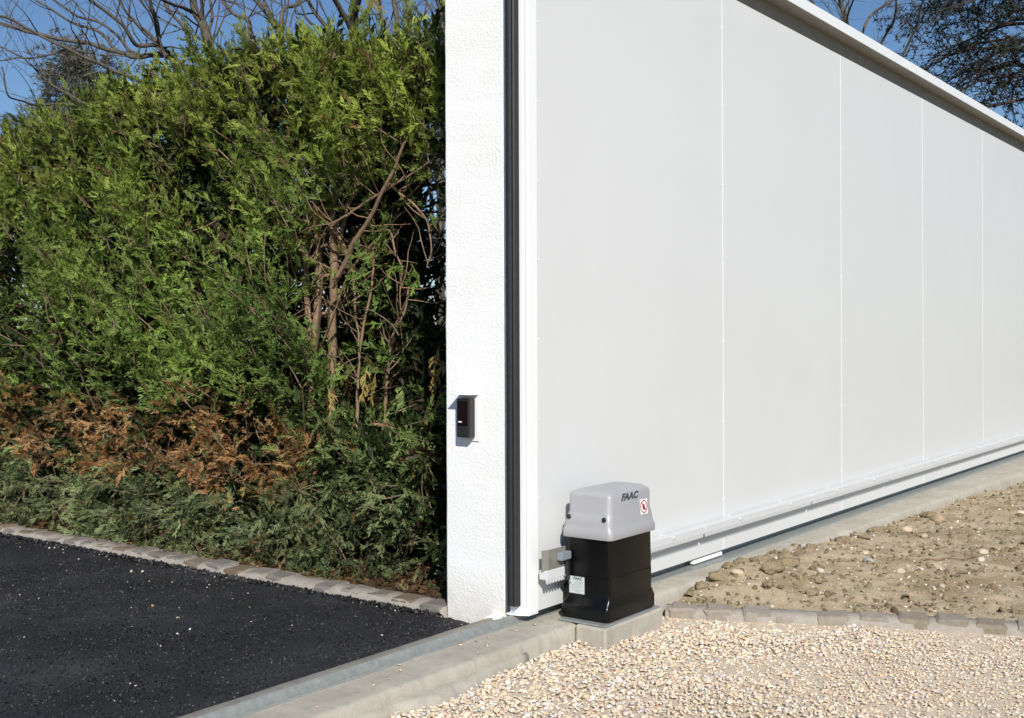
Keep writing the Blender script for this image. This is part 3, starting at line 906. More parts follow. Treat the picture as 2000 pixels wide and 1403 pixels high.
def motor():
    root = thing('gate_motor', (0.26, -0.11, 0.0115), 'black gate motor with grey cover standing on the concrete plinth', 'gate motor')
    X0, X1, Y0, Y1 = 0.137, 0.384, -0.194, -0.042
    box('base_plate', 0.090, 0.408, -0.207, -0.040, 0.0118, 0.0165, M['steel'], root, 0.0008, 1)
    # lower casing, flaring at the foot, then upper casing above a fine seam
    loft('lower_casing', [ring(X0 - 0.020, X1 + 0.004, Y0 - 0.004, Y1 + 0.010, 0.0170, 0.012), ring(X0 - 0.020, X1 + 0.004, Y0 - 0.004, Y1 + 0.010, 0.050, 0.012),
                          ring(X0 - 0.016, X1 + 0.003, Y0 - 0.003, Y1 + 0.008, 0.060, 0.012), ring(X0 - 0.003, X1, Y0, Y1, 0.074, 0.010),
                          ring(X0 - 0.001, X1, Y0, Y1, 0.090, 0.010), ring(X0, X1, Y0, Y1, 0.1405, 0.009)], M['motor'], root)
    up = loft('upper_casing', [ring(X0 + 0.0012, X1 - 0.0012, Y0 + 0.0012, Y1 - 0.0012, 0.1406, 0.009), ring(X0 + 0.0012, X1 - 0.0012, Y0 + 0.0012, Y1 - 0.0012, 0.142, 0.009),
                               ring(X0 + 0.0004, X1 - 0.0004, Y0 + 0.0004, Y1 - 0.0004, 0.1425, 0.009), ring(X0 + 0.002, X1 - 0.002, Y0 + 0.002, Y1 - 0.002, 0.262, 0.009)], M['motor'], root)
    # mounting lug at the far foot, and gear housing behind
    lug = loft('mounting_lug', [ring(X1 + 0.0045, X1 + 0.022, -0.190, -0.150, 0.0172, 0.004), ring(X1 + 0.0045, X1 + 0.022, -0.190, -0.150, 0.052, 0.004),
                                ring(X1 + 0.0045, X1 + 0.012, -0.186, -0.154, 0.074, 0.003)], M['motor'], root)
    gh = loft('gear_housing', [ring(0.165, 0.33, Y1 + 0.0105, -0.037 + 0.0265, 0.0185, 0.004), ring(0.165, 0.33, Y1 + 0.0105, -0.037 + 0.0265, 0.10, 0.004), ring(0.20, 0.30, Y1 + 0.0105, -0.020, 0.125, 0.003)], M['motor'], root)
    # side limit-switch box with bolts and cable ends on the left flank
    bm = bmesh.new(); bm_box(bm, X0 - 0.017, X0 - 0.0005, -0.056, -0.030, 0.125, 0.196, 0.003, 2)
    sw = put('limit_switch', bm_me(bm, 'limit_switch'), root, M['dark_plastic'])
    disc('bolt', (X0 - 0.0175, -0.049, 0.188), (-1, 0, 0), 0.0045, 0.004, M['steel'], sw, 10)
    disc('bolt', (X0 - 0.0175, -0.047, 0.140), (-1, 0, 0), 0.004, 0.004, M['steel'], sw, 10)
    disc('bolt', (X0 - 0.0008, -0.056, 0.118), (-1, 0, 0), 0.0035, 0.006, M['steel'], sw, 10)
    # pinion under the rack
    V, F = [], []
    nt = 16
    for yy in (-0.037, -0.012):
        for i in range(nt * 4):
            r = 0.030 if (i % 4) in (0, 1) else 0.0215
            a = 2 * math.pi * i / (nt * 4)
            V.append((0.262 + r * math.cos(a), yy, 0.0985 + r * math.sin(a)))
    n = nt * 4
    F = [(k, (k + 1) % n, n + (k + 1) % n, n + k) for k in range(n)] + [tuple(range(n)), tuple(range(2 * n - 1, n - 1, -1))]
    put('pinion', me_from('pinion', V, F), root, M['steel'])
    # cover: rim, waist, body, chamfered crown
    a = 0.004
    cov = loft('cover', [ring(X0 - 0.009, X1 + 0.009, Y0 - 0.009, Y1 + 0.012, 0.2545, 0.014), ring(X0 - 0.0105, X1 + 0.0105, Y0 - 0.0105, Y1 + 0.0135, 0.2575, 0.015),
                         ring(X0 - 0.0105, X1 + 0.0105, Y0 - 0.0105, Y1 + 0.0135, 0.276, 0.016), ring(X0 - 0.008, X1 + 0.008, Y0 - 0.008, Y1 + 0.0115, 0.283, 0.017),
                         ring(X0 - 0.0062, X1 + 0.0062, Y0 - 0.0045, Y1 + 0.009, 0.296, 0.018), ring(X0 - 0.0055, X1 + 0.0055, Y0 - 0.003, Y1 + 0.007, 0.309, 0.018),
                         ring(X0 - 0.0005, X1 + 0.002, Y0 - 0.0015, Y1 + 0.003, 0.321, 0.019), ring(X0 + 0.003, X1 - 0.001, Y0, Y1, 0.331, 0.019),
                         ring(X0 + 0.005, X1 - 0.003, Y0 + 0.0012, Y1 - 0.002, 0.376, 0.014), ring(X0 + 0.007, X1 - 0.004, Y0 + 0.003, Y1 - 0.004, 0.3835, 0.014),
                         ring(X0 + 0.012, X1 - 0.006, Y0 + 0.008, Y1 - 0.009, 0.3885, 0.014), ring(X0 + 0.034, X1 - 0.010, Y0 + 0.026, Y1 - 0.024, 0.3950, 0.014),
                         ring(X0 + 0.060, X1 - 0.022, Y0 + 0.042, Y1 - 0.036, 0.3975, 0.014), ring(X0 + 0.10, X1 - 0.07, Y0 + 0.060, Y1 - 0.058, 0.3990, 0.012)], M['cover'], root)
    for yy in (Y0 + 0.016, Y1 - 0.012):
        disc('screw_cap', (X0 - 0.0046, yy, 0.3145), (-1, 0, 0.15), 0.0075, 0.0035, M['dark_plastic'], cov, 16)
    disc('screw_cap', (X1 + 0.0042, Y0 + 0.016, 0.316), (1, 0, 0.15), 0.0075, 0.004, M['dark_plastic'], cov, 16)
    # logo letters on the sloping crown, above the sticker
    def text(name, body, size, shear, bold, mtx, mat, parent, ext=0.0004):
        cu = bpy.data.curves.new(name, 'FONT'); cu.body = body; cu.size = size; cu.shear = shear; cu.offset = bold; cu.extrude = ext
        cu.align_x = 'LEFT'; cu.resolution_u = 3
        t = bpy.data.objects.new(name, cu); COL.objects.link(t)
        bpy.context.view_layer.update()
        me = bpy.data.meshes.new_from_object(t.evaluated_get(bpy.context.evaluated_depsgraph_get()))
        bpy.data.objects.remove(t, do_unlink=True); bpy.data.curves.remove(cu)
        me.name = name; me.transform(mtx); me.materials.clear()
        return put(name, me, parent, mat)
    # on the upper front, just under the crown
    s0 = Vector((0, Y0 + 0.0005, 0.350)); s1 = Vector((0, Y0 + 0.0035, 0.384)); upv = (s1 - s0).normalized(); nv = Vector((0, -upv.z, upv.y))
    o0 = Vector((0.203, Y0 + 0.0016, 0.3640)) + nv * 0.0012
    mt = Matrix(((1, upv.x, nv.x, o0.x), (0, upv.y, nv.y, o0.y), (0, upv.z, nv.z, o0.z), (0, 0, 0, 1)))
    text('logo', 'FAAC', 0.0330, 0.35, 0.0016, mt @ Matrix.Diagonal((1.12, 0.82, 1, 1)), M['logo'], cov, 0.0006)
    # warning sticker: white square, red prohibition ring, hand
    yS = Y0 - 0.0006
    def sy(z): return np.interp(z, [0.309, 0.321, 0.331, 0.360], [Y0 - 0.003, Y0 - 0.0015, Y0, Y0 + 0.0012])
    def flat(name, pts, lift, mat, parent):
        V = [(x, sy(z) - lift, z) for x, z in pts]
        return put(name, me_from(name, V, [tuple(range(len(V)))]), parent, mat)
    cx, cz = 0.331, 0.3325
    V, F = [], []
    for i, z in enumerate(np.linspace(cz - 0.0225, cz + 0.0225, 10)):
        for x in (cx - 0.022, cx + 0.022):
            V.append((x, sy(z) - 0.0008, z))
    F = [(2 * i, 2 * i + 1, 2 * i + 3, 2 * i + 2) for i in range(9)]
    st = put('sticker', me_from('sticker', V, F), cov, M['sticker'])
    V, F = [], []
    for i in range(36):
        a = 2 * math.pi * i / 36
        for r in (0.0200, 0.0162):
            x, z = cx + r * math.cos(a), cz + r * math.sin(a)
            V.append((x, sy(z) - 0.0013, z))
    F = [(2 * i, 2 * ((i + 1) % 36), 2 * ((i + 1) % 36) + 1, 2 * i + 1) for i in range(36)]
    put('prohibition_ring', me_from('prohibition_ring', V, F), st, M['red'])
    d = 0.0119; w = 0.0013
    flat('prohibition_bar', [(cx - d - w, cz + d - w), (cx + d - w, cz - d - w), (cx + d + w, cz - d + w), (cx - d + w, cz + d + w)], 0.0018, M['red'], st)
    hp = [(-.004, -.010), (.004, -.010), (.0062, -.003), (.0060, .003), (.0048, .0075), (.0036, .003), (.0030, .0095), (.0016, .0035), (.0008, .0108), (-.0006, .0035), (-.0020, .0095),
          (-.0030, .0015), (-.0052, .0018), (-.0090, .0005), (-.0062, -.0045)]
    flat('hand_symbol', [(cx + a * 1.0, cz + b) for a, b in hp], 0.0015, M['hand'], st)
    # rating label on the left flank
    xL = X0 - 0.0014
    lb = put('rating_label', me_from('rating_label', [(xL + 0.001 * 0, -0.052, 0.086), (xL, -0.106, 0.086), (xL, -0.106, 0.1375), (xL, -0.052, 0.1375)], [(0, 1, 2, 3)]), root, M['label'])
    mt = Matrix(((0, 0, -1, xL - 0.0006), (-1, 0, 0, -0.0545), (0, 1, 0, 0.1275), (0, 0, 0, 1)))
    text('print', 'FAAC', 0.0125, 0.25, 0.0004, mt @ Matrix.Translation((0.012, 0, 0)), M['ink'], lb, 0.0)
    for i, (zz, l0, l1, h) in enumerate([(0.1215, 0.020, 0.046, .0012), (0.117, 0.012, 0.047, .0010), (0.112, 0.004, 0.040, .0010), (0.107, 0.004, 0.044, .0010), (0.102, 0.004, 0.036, .0010), (0.096, 0.004, 0.048, .0010), (0.091, 0.018, 0.034, .0010)]):
        put('print_line', me_from('print_line', [(xL - 0.0005, -0.054 - l0, zz), (xL - 0.0005, -0.054 - l1, zz), (xL - 0.0005, -0.054 - l1, zz + h), (xL - 0.0005, -0.054 - l0, zz + h)], [(0, 1, 2, 3)]), lb, M['ink_pale'])
motor()

# ------------------------------------------------------------------ foliage: flat thuja sprays
rngH = np.random.default_rng(77)
def make_spray(rng, nb, second):
    """feathery, uneven spray of unit length along +y, curling out of its plane"""
    V, T, tip = [], [], []
    def tri(a, b, c, ta, tb, tc):
        i = len(V); V.extend([a, b, c]); tip.extend([ta, tb, tc]); T.append((i, i + 1, i + 2))
    bend = rng.uniform(-0.28, 0.28); lift = rng.uniform(-0.15, 0.30); tw = rng.uniform(-0.9, 0.9)
    def axis(t): return np.array([bend * t * t, t, lift * t * t])
    def side_vec(t):
        a = tw * t
        return np.array([math.cos(a), 0, math.sin(a)])
    ts = [0, 0.4, 0.75, 1.0]; w = [0.015, 0.018, 0.016, 0.002]
    for i in range(3):
        a, b = axis(ts[i]), axis(ts[i + 1])
        o1, o2 = side_vec(ts[i]) * w[i], side_vec(ts[i + 1]) * w[i + 1]
        tri(a - o1, a + o1, b + o2, ts[i], ts[i], ts[i + 1]); tri(a - o1, b + o2, b - o2, ts[i], ts[i + 1], ts[i + 1])
    for i in range(nb):
        t = 0.08 + 0.88 * (i + rng.uniform(-.45, .45)) / nb
        t = min(0.96, max(0.05, t))
        side = 1 if (i + (rng.random() < 0.2)) % 2 else -1
        l = (0.36 * (1 - t) ** 0.6 + 0.10) * rng.uniform(0.55, 1.25)
        ang = math.radians(rng.uniform(22, 48))
        sv = side_vec(t) * side
        out = np.array([0, 0, 1.0]) * rng.uniform(-.35, .35)
        d = sv * math.sin(ang) + np.array([0, math.cos(ang), 0]) + out; d /= np.linalg.norm(d)
        d2 = sv * math.sin(ang * 0.35) + np.array([0, 1.0, 0]) + out * rng.uniform(-1, 1.5); d2 /= np.linalg.norm(d2)
        n = np.cross(d, np.cross(sv, np.array([0, 1.0, 0])) + 0.4 * rng.normal(0, 1, 3)); n /= np.linalg.norm(n) + 1e-9
        p0 = axis(t); p1 = p0 + d * l * 0.5; p2 = p1 + d2 * l * 0.55
        wb, wm = (0.020, 0.037) if second else (0.024, 0.05)
        tri(p0 - n * wb, p0 + n * wb, p1 + n * wm, t * .6, t * .6, .6)
        tri(p0 - n * wb, p1 + n * wm, p1 - n * wm, t * .6, .6, .6)
        tri(p1 - n * wm, p1 + n * wm, p2, .6, .6, 1.0)
        for s in second:
            q = p0 + (p1 - p0) * (s / 0.5) if s < 0.5 else p1 + (p2 - p1) * ((s - 0.5) / 0.5)
            for sd_ in (-1, 1):
                e = d * math.cos(0.6) + n * sd_ * math.sin(rng.uniform(0.45, 0.85)) + 0.2 * rng.normal(0, 1, 3); e /= np.linalg.norm(e)
                m = np.cross(e, np.cross(d, n)); m = m / (np.linalg.norm(m) + 1e-9) * 0.024
                ll = l * rng.uniform(0.20, 0.45) * (1.15 - 0.5 * s)
                tri(q - m, q + m, q + e * ll, .55, .55, 1.0)
    return np.array(V), np.array(T), np.array(tip)
FINE = [make_spray(rngH, 11, (0.55,)) for _ in range(16)]
COARSE = [make_spray(rngH, 8, ()) for _ in range(8)]

def build_sprays(name, P, D, N, L, col, tipcol, tmpl, parent, mat, rng, **kw):
    """sprays: base points, axis directions, plane normals, lengths, colours at stem and tip"""
    Vs, Ts, Cs, off = [], [], [], 0
    D = D / (np.linalg.norm(D, axis=1)[:, None] + 1e-9)
    X = np.cross(D, N); X /= np.linalg.norm(X, axis=1)[:, None] + 1e-9
    Z = np.cross(X, D)
    idx = rng.integers(0, len(tmpl), len(P))
    for ti, (V, T, tip) in enumerate(tmpl):
        w = np.where(idx == ti)[0]
        if not len(w):
            continue
        droop = V.copy()
        Q = P[w][:, None, :] + L[w][:, None, None] * (droop[None, :, 0:1] * X[w][:, None, :] + droop[None, :, 1:2] * D[w][:, None, :] + droop[None, :, 2:3] * Z[w][:, None, :])
        Q[:, :, 2] -= (L[w][:, None] * 0.10 * droop[None, :, 1] ** 2)
        Vs.append(Q.reshape(-1, 3)); Ts.append((T[None] + (np.arange(len(w)) * len(V))[:, None, None] + off).reshape(-1, 3))
        k = tip[None, :, None]
        Cs.append((col[w][:, None, :] * (1 - k) + tipcol[w][:, None, :] * k).reshape(-1, 3))
        off += len(w) * len(V)
    me = me_tris(name, np.concatenate(Vs), np.concatenate(Ts), np.concatenate(Cs))
    return put(name, me, parent, mat, kind='stuff', **kw)

def unit(a):
    return a / (np.linalg.norm(a, axis=-1, keepdims=True) + 1e-9)

def boughs(rng, tips, dirs, nspray, blen, slen):
    """each bough: a twig ending at tip, carrying sprays fanned in one plane -> spray arrays and twig lines"""
    n = len(tips); dirs = unit(dirs)
    rnd = unit(rng.normal(0, 1, (n, 3)))
    N = unit(np.cross(dirs, rnd)) ; N = unit(N * 0.9 + np.array([-0.30, -0.20, 0.20]))
    S = unit(np.cross(dirs, N))
    P, D, NN, L, own = [], [], [], [], []
    bl = blen * rng.uniform(0.7, 1.25, n)
    base = tips - dirs * bl[:, None]
    for k in range(nspray):
        t = (k + 1) / nspray
        tt = 0.30 + 0.68 * t
        p = base + dirs * (bl * tt)[:, None] + rng.normal(0, 0.008, (n, 3))
        p[:, 2] -= 0.03 * (1 - tt)
        sgn = 1 if k % 2 else -1
        if k == nspray - 1:
            d = dirs + 0.15 * rng.normal(0, 1, (n, 3)); l = slen * 1.05
        else:
            d = dirs * 0.80 + S * sgn * 0.65 + 0.38 * rng.normal(0, 1, (n, 3)); l = slen * (1.05 - 0.35 * t)
        P.append(p); D.append(d); NN.append(N + 0.6 * rng.normal(0, 1, (n, 3))); L.append(l * rng.uniform(0.75, 1.2, n)); own.append(np.arange(n))
    lines = [([base[i], base[i] + dirs[i] * bl[i] * 0.5 - np.array([0, 0, 0.012]), tips[i]], [0.0032, 0.0024, 0.001]) for i in range(n)]
    return np.concatenate(P), np.concatenate(D), np.concatenate(NN), np.concatenate(L), np.concatenate(own), lines

def hedge_top(y_):
    return np.interp(y_, [0.4, 0.75, 1.05, 1.45, 1.65, 2.5, 3.35, 6], [1.85, 1.95, 1.97, 2.07, 2.07, 2.01, 1.90, 1.84])

def hn(p, s, ph=0.0):
    return np.array([fbm(a[0] + ph, a[1], a[2], s, 3) for a in p])

def greens(rng, P, brown_mask):
    n = len(P)
    z = P[:, 2]
    k = np.clip((z - 0.20) / 0.5, 0, 1)[:, None]
    low = np.array([0.175, 0.220, 0.110]); mid = np.array([0.172, 0.262, 0.066]); hi = np.array([0.222, 0.280, 0.052])
    k2 = np.clip((z - 0.95) / 0.9, 0, 1)[:, None]
    c = low * (1 - k) + (mid * (1 - k2) + hi * k2) * k
    v = np.clip(0.5 + 0.9 * hn(P, 2.6, 3.0), 0, 1)[:, None]         # patches of yellower and bluer growth
    c = c * (0.80 + 0.45 * v) * np.array([1.0, 1.0, 1.0]) + (v - 0.5) * np.array([0.02, 0.005, -0.006])
    c = c * rng.uniform(0.60, 1.35, (n, 1))
    old = rng.random(n) < 0.05
    c[old] = palette(rng, int(old.sum()), [(0.19, 0.14, 0.06), (0.17, 0.15, 0.05), (0.22, 0.18, 0.09)], [1, 1, 1], 0.2)
    t = c * np.array([1.30, 1.22, 1.05])
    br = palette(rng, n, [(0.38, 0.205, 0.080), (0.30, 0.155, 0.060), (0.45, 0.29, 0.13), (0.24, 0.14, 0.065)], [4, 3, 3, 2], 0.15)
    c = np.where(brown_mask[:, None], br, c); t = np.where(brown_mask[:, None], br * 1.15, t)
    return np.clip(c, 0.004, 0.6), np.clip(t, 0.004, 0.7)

def brown_band(rng, P):
    zc = 0.455 + 0.09 * hn(P, 1.5, 9.0) - 0.015 * np.clip((1.9 - P[:, 1]) / 0.8, 0, 1)
    hw = 0.098 + 0.05 * hn(P, 3.0, 5.0)
    hw = hw * np.clip((P[:, 1] - 1.16) / 0.2, 0, 1)
    d = np.abs(P[:, 2] - zc) / np.maximum(hw, 1e-3)
    return rng.random(len(P)) < np.clip(2.1 - 1.2 * d, 0, 0.94)

def hedge_section(name_root, loc, label, y0, y1, nfront, ntop, rng, open_end=False, far=False):
    root = thing(name_root, loc, label, 'hedge' if not open_end else 'shrub')
    P, D, N, L, own, lines = [], [], [], [], [], []
    # front face: plumes of boughs, some standing out, some set back
    n = nfront
    nc = max(20, n // 6)
    yc = rng.uniform(y0, y1, nc); zc = rng.uniform(0.0, 1.0, nc); pc = rng.normal(0, 0.055, nc); tc = rng.normal(1.0, 0.16, nc); lc = rng.normal(0, 0.3, nc)
    ci = rng.integers(0, nc, n)
    yy = np.clip(yc[ci] + rng.normal(0, 0.05, n), y0, y1); zz = np.clip(zc[ci] * (hedge_top(yy) - 0.02) + rng.normal(0, 0.085, n), 0.0, hedge_top(yy) - 0.01)
    sx = np.array([fbm(0, a, b * 0.7, 2.1, 3) for a, b in zip(yy, zz)]); sx2 = np.array([fbm(5, a, b * 0.6, 6.5, 2) for a, b in zip(yy, zz)])
    depth = np.abs(rng.normal(0, 0.04, n)) + pc[ci]
    x = 0.195 + 0.095 * sx + 0.05 * sx2 + depth + 0.10 * np.clip((zz - hedge_top(yy) + 0.25) / 0.25, 0, 1) ** 2 - 0.055 * np.clip((0.35 - zz) / 0.3, 0, 1)
    x = np.maximum(x, 0.115)
    if open_end:
        x = x + 0.06 + 0.10 * np.clip((0.75 - yy) / 0.35, 0, 1)
        u = (yy - 0.90) / 0.44; w = (zz - 1.05) / 0.56
        keep = rng.random(n) < np.clip((u * u + w * w - 0.72) * 2.4, 0.02, 1.0) * np.where(yy < 0.6, 0.45, 0.9)
        keep |= (zz < 0.42) & (rng.random(n) < 0.75)
    else:
        keep = np.ones(n, bool)
    # gaps: hollows where the inside shows
    keep &= ~((sx + 0.6 * sx2 > 0.42) & (rng.random(n) < 0.75))
    yy, zz, x, ci = yy[keep], zz[keep], x[keep], ci[keep]
    tips = np.stack([x, yy, zz], 1); n = len(tips)
    up = np.clip(zz / 1.2, 0.15, 1.0)
    dirs = np.stack([-0.62 + 0.22 * rng.normal(0, 1, n), lc[ci] + 0.25 * rng.normal(0, 1, n), 0.95 * up + 0.25 * rng.normal(0, 1, n)], 1)
    lowm = zz < 0.35
    dirs[lowm, 2] = 0.05 + 0.25 * rng.normal(0, 1, lowm.sum())
    if open_end:
        dirs[:, 1] -= 0.25
    r = boughs(rng, tips, dirs, 6, 0.17, 0.070)
    A = [r]
    tone = [tc[ci][r[4]]]
    # top
    n = ntop
    nc = max(12, n // 7); yc = rng.uniform(y0, y1, nc); xc = rng.uniform(0.24, 0.98, nc); hc = rng.normal(0, 0.05, nc); tc = rng.normal(1.0, 0.16, nc); ci = rng.integers(0, nc, n)
    yy = yc[ci] + rng.normal(0, 0.04, n); x = np.clip(xc[ci] + rng.normal(0, 0.04, n), 0.22, 1.0)
    zt = hedge_top(yy) + 0.06 * np.array([fbm(a, b, 3, 5, 3) for a, b in zip(x, yy)]) - 0.10 * ((x - 0.55) / 0.42) ** 2 - np.abs(rng.normal(0, 0.07, n)) + hc[ci]
    if open_end:
        zt += 0.10 * np.array([fbm(a, b, 8, 7, 2) for a, b in zip(x, yy)])
        kp = rng.random(n) < np.where(yy < 0.62, 0.5, 0.95)
        yy, x, zt, ci = yy[kp], x[kp], zt[kp], ci[kp]; n = len(yy)
    tips = np.stack([x, yy, zt], 1)
    dirs = np.stack([-0.25 + 0.3 * rng.normal(0, 1, n), 0.3 * rng.normal(0, 1, n), 1.0 + 0.1 * rng.normal(0, 1, n)], 1)
    A.append(boughs(rng, tips, dirs, 6, 0.18, 0.078))
    tone.append(tc[ci][A[1][4]])
    tone = np.clip(np.concatenate(tone), 0.6, 1.5)[:, None]
    cat = [np.concatenate([a[i] for a in A]) for i in range(4)]
    P_, D_, N_, L_ = cat
    bm_ = brown_band(rng, P_)
    c, t = greens(rng, P_, bm_)
    c = c * tone; t = t * tone
    gi, bi = ~bm_, bm_
    build_sprays('foliage', P_[gi], D_[gi], N_[gi], L_[gi], c[gi], t[gi], FINE if not far else COARSE, root, M['leaf'], rng)
    if bi.sum() > 30:
        build_sprays('dead_foliage', P_[bi], D_[bi], N_[bi], L_[bi] * 0.92, c[bi], t[bi], FINE if not far else COARSE, root, M['leaf'], rng, label='rust brown dead sprays in a band low on the hedge')
    # inside and back: sparser, coarser, browner, with the inner shade painted into the leaf colours
    n = int((y1 - y0) * (3000 if not far else 350))
    yy = rng.uniform(y0, y1, n); x = np.where(rng.random(n) < 0.6, rng.uniform(0.34, 0.62, n), rng.uniform(0.6, 1.08, n)); zz = rng.uniform(0.03, 0.97, n) * hedge_top(yy)
    if open_end:
        u = (yy - 1.00) / 0.52; w = (zz - 1.08) / 0.62
        kp = ((x > 0.78) | (u * u + w * w > 1.0)) & ~((yy < 0.62) & (zz > 0.6) & (rng.random(n) < 0.5))
        yy, x, zz = yy[kp], x[kp], zz[kp]; n = len(yy)
    elif not far:
        kp = ~((yy < 1.55) & (x > 0.34) & (x < 0.80) & (zz > 0.6) & (zz < 1.6))
        yy, x, zz = yy[kp], x[kp], zz[kp]; n = len(yy)
    if not open_end and not far:
        m = 2200
        yy = np.concatenate([yy, rng.uniform(y0, y1, m)]); x = np.concatenate([x, rng.uniform(0.78, 1.1, m)]); zz = np.concatenate([zz, rng.uniform(0.05, 1.75, m)]); n = len(yy)
    if open_end:                                            # thick growth at the back, towards the fence, deep shade painted into its colour
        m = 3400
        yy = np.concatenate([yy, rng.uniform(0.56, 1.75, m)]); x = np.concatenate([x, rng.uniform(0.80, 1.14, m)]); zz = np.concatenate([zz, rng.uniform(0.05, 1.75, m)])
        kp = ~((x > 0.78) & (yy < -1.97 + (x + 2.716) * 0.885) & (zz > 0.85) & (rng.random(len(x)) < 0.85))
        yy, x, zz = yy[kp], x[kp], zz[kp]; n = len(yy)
    P2 = np.stack([x, yy, zz], 1)
    D2 = np.stack([(x - 0.6) * 1.5 + 0.6 * rng.normal(0, 1, n), 0.6 * rng.normal(0, 1, n), 0.6 + 0.5 * rng.normal(0, 1, n)], 1)
    N2 = rng.normal(0, 1, (n, 3)); L2 = rng.uniform(0.10, 0.20, n)
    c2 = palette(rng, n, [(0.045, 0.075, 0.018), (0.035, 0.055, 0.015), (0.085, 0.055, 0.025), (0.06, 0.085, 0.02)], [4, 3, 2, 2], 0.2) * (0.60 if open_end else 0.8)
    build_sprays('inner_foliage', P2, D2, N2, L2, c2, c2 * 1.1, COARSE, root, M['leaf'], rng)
    # thin tan shoots standing out of the clipped face
    m = int((y1 - y0) * ((40 if open_end else 95) if not far else 25))
    sh = []
    for i in rng.integers(0, len(A[0][0]), m):
        b = A[0][0][i] + np.array([rng.uniform(-0.02, 0.02), 0, 0]); d = unit(np.array([-0.35 + 0.2 * rng.normal(), 0.35 * rng.normal(), 0.9])); l = rng.uniform(0.08, 0.26)
        q = [b - d * l * 0.5]
        for s in range(4):
            d = unit(d + 0.16 * rng.normal(0, 1, 3)); q.append(q[-1] + d * l / 4)
        sh.append((q, np.linspace(0.0030, 0.0012, 5)))
    tubes('shoots', sh, M['twig'], root, 4, kind='stuff')
    # twigs
    ln = []
    for a in A:
        ln += a[5]
    sel = rng.random(len(ln)) < (0.30 if not far else 0.2)
    tubes('twigs', [l for l, s in zip(ln, sel) if s], M['twig'], root, 3, kind='stuff')
    return root
rngs = np.random.default_rng(5)
hedge_section('thuja_hedge', (0.55, 2.4, 0), 'tall clipped green thuja hedge with a rust brown band low down, behind the kerb', 1.28, 3.75, 2450, 640, rngs)
hedge_section('thuja_hedge', (0.55, 5, 0), 'continuation of the thuja hedge further along the kerb away from the pillar', 3.75, 6.3, 280, 110, rngs, far=True)
SHRUB = hedge_section('thuja_shrub', (0.5, 0.9, 0), 'open thin thuja with bare brown stems showing, at the hedge end beside the pillar', 0.42, 1.32, 1250, 330, rngs, open_end=True)

# trunks inside the clipped hedge
rw = random.Random(31)
for root in [o for o in list(COL.objects) if o.name.startswith('thuja_hedge')]:
    y = 1.45 if root.location.y < 3 else 3.9
    ye = 3.7 if root.location.y < 3 else 6.2
    while y < ye:
        P = [(0.55 + rw.uniform(-.05, .05), y, -0.05)]
        for k in range(1, 8):
            P.append((P[-1][0] + rw.uniform(-.03, .03), P[-1][1] + rw.uniform(-.03, .03), k * 0.24))
        tubes('trunk', [(smooth_line(P, 3), np.linspace(0.028, 0.008, 22))], M['stem'], root, 7)
        lines = []
        for q in range(26):
            z = rw.uniform(0.15, 1.6); a = rw.uniform(0, 6.28); l = rw.uniform(0.25, 0.45)
            b = (P[min(7, int(z / 0.24))][0], P[min(7, int(z / 0.24))][1], z)
            e = (b[0] + math.cos(a) * l, b[1] + math.sin(a) * l, z + l * rw.uniform(0.3, 0.9))
            m = ((b[0] * 2 + e[0]) / 3, (b[1] * 2 + e[1]) / 3, z + 0.03)
            lines.append((smooth_line([b, m, e], 3), np.linspace(0.009, 0.003, 7)))
        tubes('limbs', lines, M['stem'], root, 5, kind='stuff')
        y += rw.uniform(0.55, 0.7)

